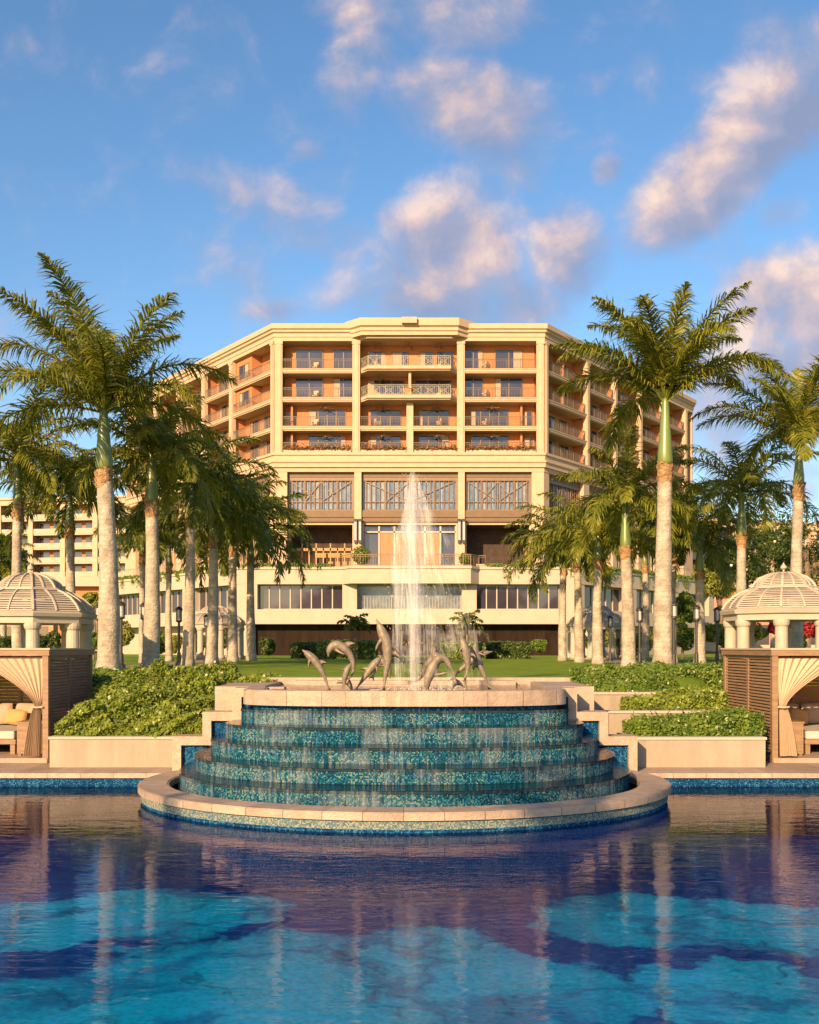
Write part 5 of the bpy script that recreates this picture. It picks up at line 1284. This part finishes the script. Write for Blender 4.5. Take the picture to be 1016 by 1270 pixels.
# base storey: piers, dark frames, lattice screens, brown beams
def pier(P, a0, a1, d0=0, d1=5.3, z0=9.0, z1=20.95):
    mb = MB(); fb(mb, P, a0, a1, d0, d1, z0, z1); return mb.build('pier', M['cream'], hotel)
for a0, a1 in ((-14.0, -12.75), (-5.75, -5.02), (5.07, 5.75), (12.75, 14.0)): pier(Pc, a0, a1)
def lattice(P, a0, a1, z0, z1, d=.55):
    t = MB(); fb(t, P, a0, a1, d+.25, d+.28, z0, z1); 
    f = MB(); w_ = .10; ln = a1-a0
    fb(f, P, a0, a1, d-.05, d+.2, z0, z0+.12); fb(f, P, a0, a1, d-.05, d+.2, z1-.35, z1); fb(f, P, a0, a0+.25, d-.05, d+.2, z0+.12, z1-.35); fb(f, P, a1-.25, a1, d-.05, d+.2, z0+.12, z1-.35)
    zz = z0+.9; fb(f, P, a0+.25, a1-.25, d+.02, d+.14, zz, zz+.07)
    for k in range(1, 4): a = a0+ln*k/4; fb(f, P, a-.05, a+.05, d+.0, d+.16, z0+.12, z1-.35)
    n = int(ln/.5)
    for k in range(n):
        a = a0+.25+(ln-.5)*(k+.5)/n; fb(f, P, a-.035, a+.035, d+.04, d+.12, z0+.12, z1-.35)
    for (p, q) in (((a0+.3, z1-.4), (a0+ln/2, z0+1.0)), ((a1-.3, z1-.4), (a0+ln/2, z0+1.0)), ((a0+ln*.25, z0+.95), (a0+ln*.5, z1-.4)), ((a0+ln*.75, z0+.95), (a0+ln*.5, z1-.4))):
        f.bar(P(p[0], d+.08, p[1]), P(q[0], d+.08, q[1]), .09)
    o = f.build('screen', M['bronze'], hotel); t.build('glass', M['glassblue'], o)
    c = MB(); n = int(ln/.8); r_ = random.Random(int(a0*5))
    for k in range(n):
        a = a0+.3+(ln-.6)*k/n+r_.uniform(0, .2); fb(c, P, a, a+r_.uniform(.15, .5), d+.20, d+.235, z0+.15+r_.uniform(0, .1), z1-.4)
    c.build('curtain', M['sheer'], o)
def base_bay(P, a0, a1, kind):
    mb = MB(); fb(mb, P, a0, a1, .45, .85, 20.45, 20.95); mb.build('lintel', M['brown'], hotel)
    lattice(P, a0, a1, 16.95, 20.45)
    mb = MB(); fb(mb, P, a0-.0, a1, .20, 1.2, 16.25, 16.95); fb(mb, P, a0, a1, .32, 1.1, 15.75, 16.25); fb(mb, P, a0, a1, .26, .32, 15.85, 16.05); mb.build('beam', M['brown'], hotel)
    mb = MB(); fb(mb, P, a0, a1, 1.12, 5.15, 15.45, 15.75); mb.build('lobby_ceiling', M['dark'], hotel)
    f = MB()
    for a in (a0, a1-.22): fb(f, P, a, a+.22, .55, .85, 9.8, 15.5)
    fb(f, P, a0, a1, .55, .85, 15.5, 15.74)
    fo = f.build('door_frame', M['cream'], hotel)
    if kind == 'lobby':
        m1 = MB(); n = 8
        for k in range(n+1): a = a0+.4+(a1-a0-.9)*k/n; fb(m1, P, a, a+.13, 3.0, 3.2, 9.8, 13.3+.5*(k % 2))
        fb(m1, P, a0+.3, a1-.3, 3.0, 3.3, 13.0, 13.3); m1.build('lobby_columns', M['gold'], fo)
        m2 = MB(); fb(m2, P, a0+.01, a1-.01, 4.2, 4.3, 13.4, 15.45); fb(m2, P, a0+2.4, a0+4.0, 3.4, 3.5, 9.8, 12.2); m2.build('lobby_shade', M['dark'], fo)  # dark sheets standing in for shade in the upper and inner lobby
    elif kind == 'doors':
        m1 = MB(); n = 6; wd = (a1-a0-.44)/n
        for k in range(1, n-1): fb(m1, P, a0+.22+wd*k+.05, a0+.22+wd*(k+1)-.05, .95, 1.0, 9.8, 14.7)
        m0 = MB(); fb(m0, P, a0+.22, a1-.22, 1.25, 1.3, 9.8, 15.4); m0.build('dark_glass', M['glass'], fo)
        m1.build('door_panel', M['curtainglass'], fo)
        m2 = MB()
        for k in range(n+1): fb(m2, P, a0+.22+wd*k-.09, a0+.22+wd*k+.09, .85, 1.02, 9.8, 15.4)
        fb(m2, P, a0+.22, a1-.22, .85, 1.02, 14.7, 14.85); m2.build('mullion', M['white'], fo)
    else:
        m1 = MB(); fb(m1, P, a0+.01, a1-.01, 4.4, 4.5, 9.8, 15.45); m1.build('lobby_shade', M['dark'], fo)  # dark back sheet painted in place of shade deep in the opening
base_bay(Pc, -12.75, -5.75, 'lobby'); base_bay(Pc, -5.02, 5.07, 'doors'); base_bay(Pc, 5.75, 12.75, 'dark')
for P in (Pr, Pl):
    ws_ = [0.0, 1.1, 8.9, 10.2, 16.2, 17.3, 23.2, 24.3, 30.2, 31.3, 37.4, 40.4]
    for k in range(0, len(ws_), 2): pier(P, ws_[k]+(.01 if k == 0 else 0), ws_[k+1], d1=5.3 if k else .9)
    for k in range(1, len(ws_)-1, 2): base_bay(P, ws_[k], ws_[k+1], 'lobby' if k % 4 == 1 else 'doors')

# wall lanterns on the piers
def wall_lantern(label, x, z, y=104.97, first=[]):
    if first: return dup(first[0], (x, y, z), 0, label)
    t = thing('wall_lantern', label, 'lantern', group='long dark lanterns on the hotel piers')
    mb = MB(); mb.box(-.16, .16, -.30, -.02, .0, 2.3); mb.build('body', M['black'], t)
    mb = MB(); mb.box(-.11, .11, -.315, -.302, .2, 2.1); mb.build('glass', M['lampglass'], t)
    mb = MB(); mb.box(-.20, .20, -.34, .0, 2.3, 2.42); mb.box(-.12, .12, -.28, .0, -.12, 0); mb.build('cap', M['black'], t)
    t.location = (x, y, z); first.append(t)
for x, lb in ((-5.62, 'on the left pier, its left one'), (-5.15, 'on the left pier, its right one'), (5.18, 'on the right pier, its left one'), (5.64, 'on the right pier, its right one')):
    wall_lantern('long dark wall lantern '+lb, x, 13.6)

# ceiling fans
def fan(label, x, z, y, first=[]):
    if first: return dup(first[0], (x, y, z), .4*x, label)
    t = thing('ceiling_fan', label, 'ceiling fan', group='ceiling fans over the balconies')
    mb = MB(); mb.lathe([(.03, 0), (.03, -.35), (.12, -.37), (.14, -.48), (.05, -.52)], 10); mb.build('motor', M['bronze'], t)
    for i in range(5):
        a = 2*PI*i/5; c, s = math.cos(a), math.sin(a); mb = MB()
        mb.add([(c*.12-s*.05, s*.12+c*.05, -.42), (c*.12+s*.05, s*.12-c*.05, -.42), (c*.8+s*.1, s*.8-c*.1, -.44), (c*.8-s*.1, s*.8+c*.1, -.41), (c*.12-s*.05, s*.12+c*.05, -.40), (c*.12+s*.05, s*.12-c*.05, -.40), (c*.8+s*.1, s*.8-c*.1, -.42), (c*.8-s*.1, s*.8+c*.1, -.39)], [(0,1,2,3),(7,6,5,4),(0,4,5,1),(1,5,6,2),(2,6,7,3),(3,7,4,0)]); mb.build('blade', M['bronze'], t)
    t.location = (x, y, z); first.append(t)
fan('ceiling fan over the top centre balcony, left of three', -3.1, 34.6, 105.6)
fan('ceiling fan over the top centre balcony, middle of three', .0, 34.6, 105.6); fan('ceiling fan over the top centre balcony, right of three', 3.2, 34.6, 105.6)
for i, nm in ((1, 'second'), (2, 'third'), (3, 'fourth')):
    z = ceil_of(i)+(.1 if i == 1 else .1)
    fan('ceiling fan over the %s centre balcony from the top, left one' % nm, -2.9, z, 105.7); fan('ceiling fan over the %s centre balcony from the top, right one' % nm, 2.9, z, 105.7)
    if i > 1: fan('ceiling fan over the %s balcony from the top in the bay left of centre' % nm, -8.8, z, 105.9); fan('ceiling fan over the %s balcony from the top in the bay right of centre' % nm, 8.7, z, 105.9)

# flowers in the boxes of the lowest balconies
def flower_box(label, P, a0, a1, seed):
    r = np.random.default_rng(seed); n = int((a1-a0)*170)
    t = thing('flower_box', label, 'flower box', group='flower boxes along the lowest balconies')
    mb = MB(); fb(mb, P, a0, a1, -.30, -.06, 22.93, 23.2); mb.build('box', M['cream2'], t)
    a = r.uniform(a0, a1, n); z = 23.18+np.abs(r.normal(0, .22, n)); d = r.normal(-.2, .16, n)
    C = np.array([P(x, y, zz) for x, y, zz in zip(a, d, z)]); V, Q = leaf_quads(C, np.tile([0, -1, .5], (n, 1)), .2, r, .7, .6)
    npmesh('flowers', V, Q, [M['bougain'], M['hedged']], t, (np.arange(n) % 2).tolist())
    base(t, P((a0+a1)/2, -.2, 22.93))
for j, (a0, a1, nm) in enumerate(((-13.1, -6.1, 'left of the centre'), (-5.1, -.4, 'in the left half of the centre bay'), (.5, 4.9, 'in the right half of the centre bay'), (5.9, 13.1, 'right of the centre'))):
    flower_box('red flower box on the lowest balcony '+nm, Pc, a0, a1, 70+j)

# ------------------------------------------------------------------ terrace building in front of the hotel's foot
TL = [(-33.5, 110.5), (-15.2, 90.0), (-6.0, 90.0), (-5.2, 88.8), (5.4, 88.8), (6.2, 90.0), (15.2, 90.0), (33.5, 110.5)]
TS = [(-33.5, 110.5), (-15.2, 90.0), (15.2, 90.0), (33.5, 110.5)]
terr = thing('terrace_building', 'two storey cream terrace wing with ribbon windows and a dark water wall, before the hotel', 'building')
mb = MB(); mb.sweep(TL, [(0, 8.30), (0, 9.60), (.12, 9.62), (.12, 9.86), (-.5, 9.86), (-.5, 8.30)]); mb.build('parapet', M['cream2'], terr)
mb = MB(); p = offset(TS, -.4); mb.prism(p+[(32, 130), (-32, 130)], 8.32, 9.5); mb.build('terrace_deck', M['deck'], terr)
mb = MB(); mb.prism([(-5.8, 90.6), (-5.0, 89.1), (5.2, 89.1), (6.0, 90.6)], 8.30, 9.5); mb.build('terrace_bay', M['cream2'], terr)
mb = MB(); mb.sweep(TS, [(.02, 4.74), (.02, 6.05), (-1.6, 6.05), (-1.6, 4.74)]); mb.build('sill_wall', M['cream2'], terr)
mb = MB(); p = offset(TS, -1.5); mb.prism(p+[(30, 128), (-30, 128)], 1.5, 8.31); mb.build('inner_wall', M['cream2'], terr)
for nm, a0, a1 in (('pillar', -15.2, -13.6), ('pillar', -6.0, -4.7), ('pillar', 4.7, 6.0), ('pillar', 13.5, 15.2)):
    mb = MB(); mb.box(a0, a1, 90.02, 91.4, 6.05, 8.30); mb.build('pillar', M['cream2'], terr)
def ribbon(P, a0, a1, n, lit=False, m='glass'):
    mb = MB(); fb(mb, P, a0, a1, 1.0, 1.05, 6.06, 8.29); f = MB()
    for k in range(n+1): a = a0+(a1-a0)*k/n; fb(f, P, a-.05, a+.05, .9, 1.1, 6.06, 8.29)
    fb(f, P, a0, a1, .92, 1.0, 8.19, 8.29); fb(f, P, a0, a1, .92, 1.0, 6.06, 6.14)
    o = f.build('ribbon_window', M['white'], terr); mb.build('glass', M[m], o)
def Tc(a, d, z): return (a, 90+d, z)
tl = math.hypot(18.3, 20.5); tx, ty = 18.3/tl, 20.5/tl
def Tr(a, d, z): return (15.2+tx*a-ty*d, 90+ty*a+tx*d, z)
def Tl(a, d, z): q = Tr(a, d, z); return (-q[0], q[1], q[2])
ribbon(Tc, -13.6, -6.0, 8); ribbon(Tc, -4.7, 4.7, 3, m='glassblue'); ribbon(Tc, 6.0, 13.5, 8)
# the restaurant behind the middle window: green plants and a low rail
mb = MB()
for k in range(34): a = -4.6+9.2*k/33; mb.box(a-.02, a+.02, 90.9, 90.94, 6.1, 7.2)
mb.build('inner_rail', M['railw'], terr)
for P in (Tr, Tl):
    for a0, a1 in ((1.0, 8.6), (10.4, 17.6), (19.2, 26.0)): ribbon(P, a0, a1, 6)
    for a0, a1 in ((0.0, .9), (8.7, 10.3), (17.7, 19.1), (26.1, 27.4)):
        mb = MB(); fb(mb, P, a0, a1, .05, 1.4, 6.05, 8.30); mb.build('pillar', M['cream2'], terr)
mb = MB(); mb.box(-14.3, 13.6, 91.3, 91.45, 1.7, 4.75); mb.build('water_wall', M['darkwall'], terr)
mb = MB(); mb.add([(-1.6, 91.2, 1.9), (7.2, 91.2, 1.9), (7.2, 91.2, 4.7), (-1.6, 91.2, 4.7)], [(0,1,2,3)], [[(0, 0), (8.8, 0), (8.8, 2.8), (0, 2.8)]]); mb.build('water_film', M['falls'], terr)
for a0, a1 in ((-16.2, -14.3), (13.6, 16.2)):
    mb = MB(); mb.box(a0, a1, 90.1, 91.4, 1.5, 4.74); mb.build('pier', M['cream2'], terr)
tr_ = MB()
railing(terr, [(-6.6, 90.15), (-6.0, 90.15), (-5.2, 88.95), (5.4, 88.95), (6.2, 90.15), (6.8, 90.15)], 9.86, ht=1.0, m='bronze', step=.22)
railing(terr, [Tr(7, .1, 0)[:2], Tr(24, .1, 0)[:2]], 9.86, ht=1.0, m='rail', step=.3)
railing(terr, [Tl(7, .1, 0)[:2], Tl(24, .1, 0)[:2]], 9.86, ht=1.0, m='rail', step=.3)
base(terr, (0, 90, 1.9))
# vines hanging over the parapet
def vines(label, P, a0, a1, seed, hang=.35):
    r = np.random.default_rng(seed); n = int((a1-a0)*190); a = r.uniform(a0, a1, n); cl = np.sin(a*2.1+seed)*.5+np.sin(a*5.3)*.5
    z = 9.92+np.abs(r.normal(0, .10, n))-np.where(cl > .25, np.abs(r.normal(0, hang*1.3, n)), 0); d = r.uniform(-.28, .1, n)
    C = np.array([P(x, y, zz) for x, y, zz in zip(a, d, z)]); V, Q = leaf_quads(C, np.tile([0, -1, .4], (n, 1)), .2, r, .8, .5)
    o = npmesh('trailing_vines', V, Q, M['hedgeg']); tag(o, label, 'vines', kind='stuff')
vines('green vines spilling over the terrace parapet left of the railing', Tc, -15, -6.8, 1, .12)
vines('green vines spilling over the terrace parapet right of the railing', Tc, 6.9, 15, 2)
vines('green vines hanging from the receding right end of the terrace parapet', Tr, 0, 26, 3, .45)
vines('green vines hanging from the receding left end of the terrace parapet', Tl, 0, 26, 4, .3)
for lb, px, w_ in (('round potted bush on the terrace beside the left pier', 448, 24), ('round potted bush on the terrace beside the right pier', 577, 15)):
    x = XX(px, 92); t = thing('potted_bush', lb, 'potted plant', group='potted bushes on the terrace')
    mb = MB(); mb.lathe([(.35, 9.5), (.5, 10.1), (.46, 10.1), (.4, 10.0)], 14, x, 92); mb.build('pot', M['brown'], t)
    rr = np.random.default_rng(int(px)); n = 900; d = rr.normal(size=(n, 3)); d /= np.linalg.norm(d, axis=1)[:, None]; r0 = w_*92/F/2
    V, Q = leaf_quads(np.array([x, 92, 10.15+r0])+d*r0*rr.uniform(.6, 1.05, n)[:, None], d, .22, rr); npmesh('foliage', V, Q, M['hedgeg'], t); base(t, (x, 92, 9.5))
# terrace chairs and tables seen through the right opening and on the deck
def tchair(first=[]):
    t = thing('terrace_chair', '', 'chair', group='pale armchairs on the terrace')
    mb = MB(); mb.box(-.28, .28, -.26, .26, .38, .5); mb.build('seat', M['canvas'], t)
    mb = MB(); mb.box(-.28, .28, .18, .28, .5, 1.05); mb.box(-.32, -.26, -.26, .28, .5, .72); mb.box(.26, .32, -.26, .28, .5, .72); mb.build('backrest', M['canvas'], t)
    for a in (-.25, .25):
        for b in (-.22, .22):
            mb = MB(); mb.box(a-.03, a+.03, b-.03, b+.03, 0, .38); mb.build('leg', M['bronze'], t)
    return t
c0 = tchair(); k = 0
names = ['far left', 'second from the left', 'third from the left', 'fourth from the left', 'fifth from the left', 'far right']
for i, px in enumerate((596, 608, 620, 630, 641, 651)):
    D = 103.2 if i % 2 else 101.5; lb = 'pale armchair on the terrace before the dark right opening, '+names[i]
    if i == 0: c0.location = (XX(px, D), D, 9.5); c0['label'] = lb; c0.scale = (1.5,)*3
    else: dup(c0, (XX(px, D), D, 9.5), .6*i, lb, (1.5,)*3)

# ------------------------------------------------------------------ far wings on both sides
def far_wing(label, xa, ya, xb, yb, z0, z1, nb, step, mi):
    t = thing('hotel_wing', label, 'building', group='far hotel wings'); l = math.hypot(xb-xa, yb-ya); ux, uy = (xb-xa)/l, (yb-ya)/l
    def P(a, d, z): return (xa+ux*a-uy*d, ya+uy*a+ux*d, z)
    mb = MB(); fb(mb, P, 0, l, 1.8, 14, z0, z1); mb.build('wall', M['pink' if mi else 'salmon'], t)
    mb = MB(); fb(mb, P, -.5, l+.5, -.4, 14.2, z1, z1+1.0); fb(mb, P, -.8, l+.8, -.7, 14.4, z1+1.0, z1+1.4); mb.build('roof', M['cream'], t)
    ns = int((z1-z0)/step); bw_ = l/nb; bl = 0; wn = 0
    for k in range(nb+1):
        mb = MB(); fb(mb, P, k*bw_-.5, k*bw_+.5, -.3, 1.9, z0, z1); mb.build('pilaster', M['cream'], t)
    for j in range(ns):
        z = z1-(j+1)*step
        for k in range(nb):
            mb = MB(); fb(mb, P, k*bw_+.5, (k+1)*bw_-.5, -.05, 1.85, z-.3, z); fb(mb, P, k*bw_+.5, (k+1)*bw_-.5, -.1, .02, z, z+.95)
            if bl < 100:
                o = mb.build('balcony', M['cream2'], t); bl += 1
            a = k*bw_
            for (p, q) in ((.9, 2.9), (bw_-2.9, bw_-.9)):
                if wn < 100: wm_ = MB(); fb(wm_, P, a+p, a+q, 1.74, 1.78, z+.1, z+2.1); wm_.build('window', M['glass'], t); wn += 1
    base(t, (xa, ya, z0)); return t
far_wing('long far hotel wing on the left with rows of pale balconies behind the palms', -92, 196, -40, 188, 2, ZZ(624, 190), 8, 2.75, 0)
far_wing('far hotel wing on the right glimpsed behind the palms', 44, 176, 96, 190, 2, ZZ(655, 180), 7, 2.75, 1)
# lower terraces on the left between the palms, and their pink block on the right
def low_block(label, px0, px1, D, pyt, pyb, m, seed):
    t = thing('low_building', label, 'building', group='low terraces beside the hotel'); x0, x1 = XX(px0, D), XX(px1, D); z1 = ZZ(pyt, D)
    mb = MB(); mb.box(x0, x1, D, D+9, 1.2, z1-1.2); mb.build('wall', M[m], t)
    mb = MB(); mb.box(x0-.5, x1+.5, D-1.2, D+9.3, z1-1.2, z1); mb.build('parapet', M['cream2'], t)
    n = max(2, int((x1-x0)/3))
    for k in range(n):
        a = x0+(x1-x0)*(k+.15)/n; b = x0+(x1-x0)*(k+.8)/n; w_ = MB(); w_.box(a, b, D-.06, D-.02, 3.0, min(z1-1.6, 5.8)); w_.build('window', M['glass'], t)
    mb = MB(); mb.box(x0-.5, x1+.5, D-1.2, D-.9, 2.2, 3.0); mb.build('balcony_rail', M['cream2'], t)
    base(t, ((x0+x1)/2, D, 1.2))
low_block('low white terrace block left of the palms, under the far wing', -30, 66, 150, 742, 800, 'pink', 1)
low_block('low cream terrace seen between the first two left palm trunks', 72, 160, 128, 716, 790, 'salmon', 2)
low_block('rose coloured low block right of the terrace wing', 862, 925, 118, 716, 790, 'pink', 3)
low_block('pale low block behind the right gazebo', 930, 1050, 140, 700, 790, 'pink', 4)
base(hotel, (0, 105, 9))

# palms behind the camera (their shade is in the picture)
shade_palm('royal palm behind the pool, nearest', -14, -6.5, 5.6, 7.0, .95, 'm1', 0)
shade_palm('royal palm behind the pool, middle', -7.2, -8, 7.6, 9.2, .9, 'm2', 1)
shade_palm('royal palm behind the pool, farthest left', -26, -17, 7.6, 9.2, 1.0, 'm3', 2)

for fl, fn in ((0, 'top'), (1, 'second'), (2, 'third')):
    for x, bn in ((-9.9, 'bay left of centre'), (-3.4, 'left half of the centre bay'), (3.2, 'right half of the centre bay'), (8.0, 'bay right of centre')):
        dup(c0, (x, 106.2, FLOORS[fl]+.05), 1.3*x, 'pale armchair on the %s balcony in the %s' % (fn, bn), (1, 1, 1))['group'] = 'armchairs on the hotel balconies'
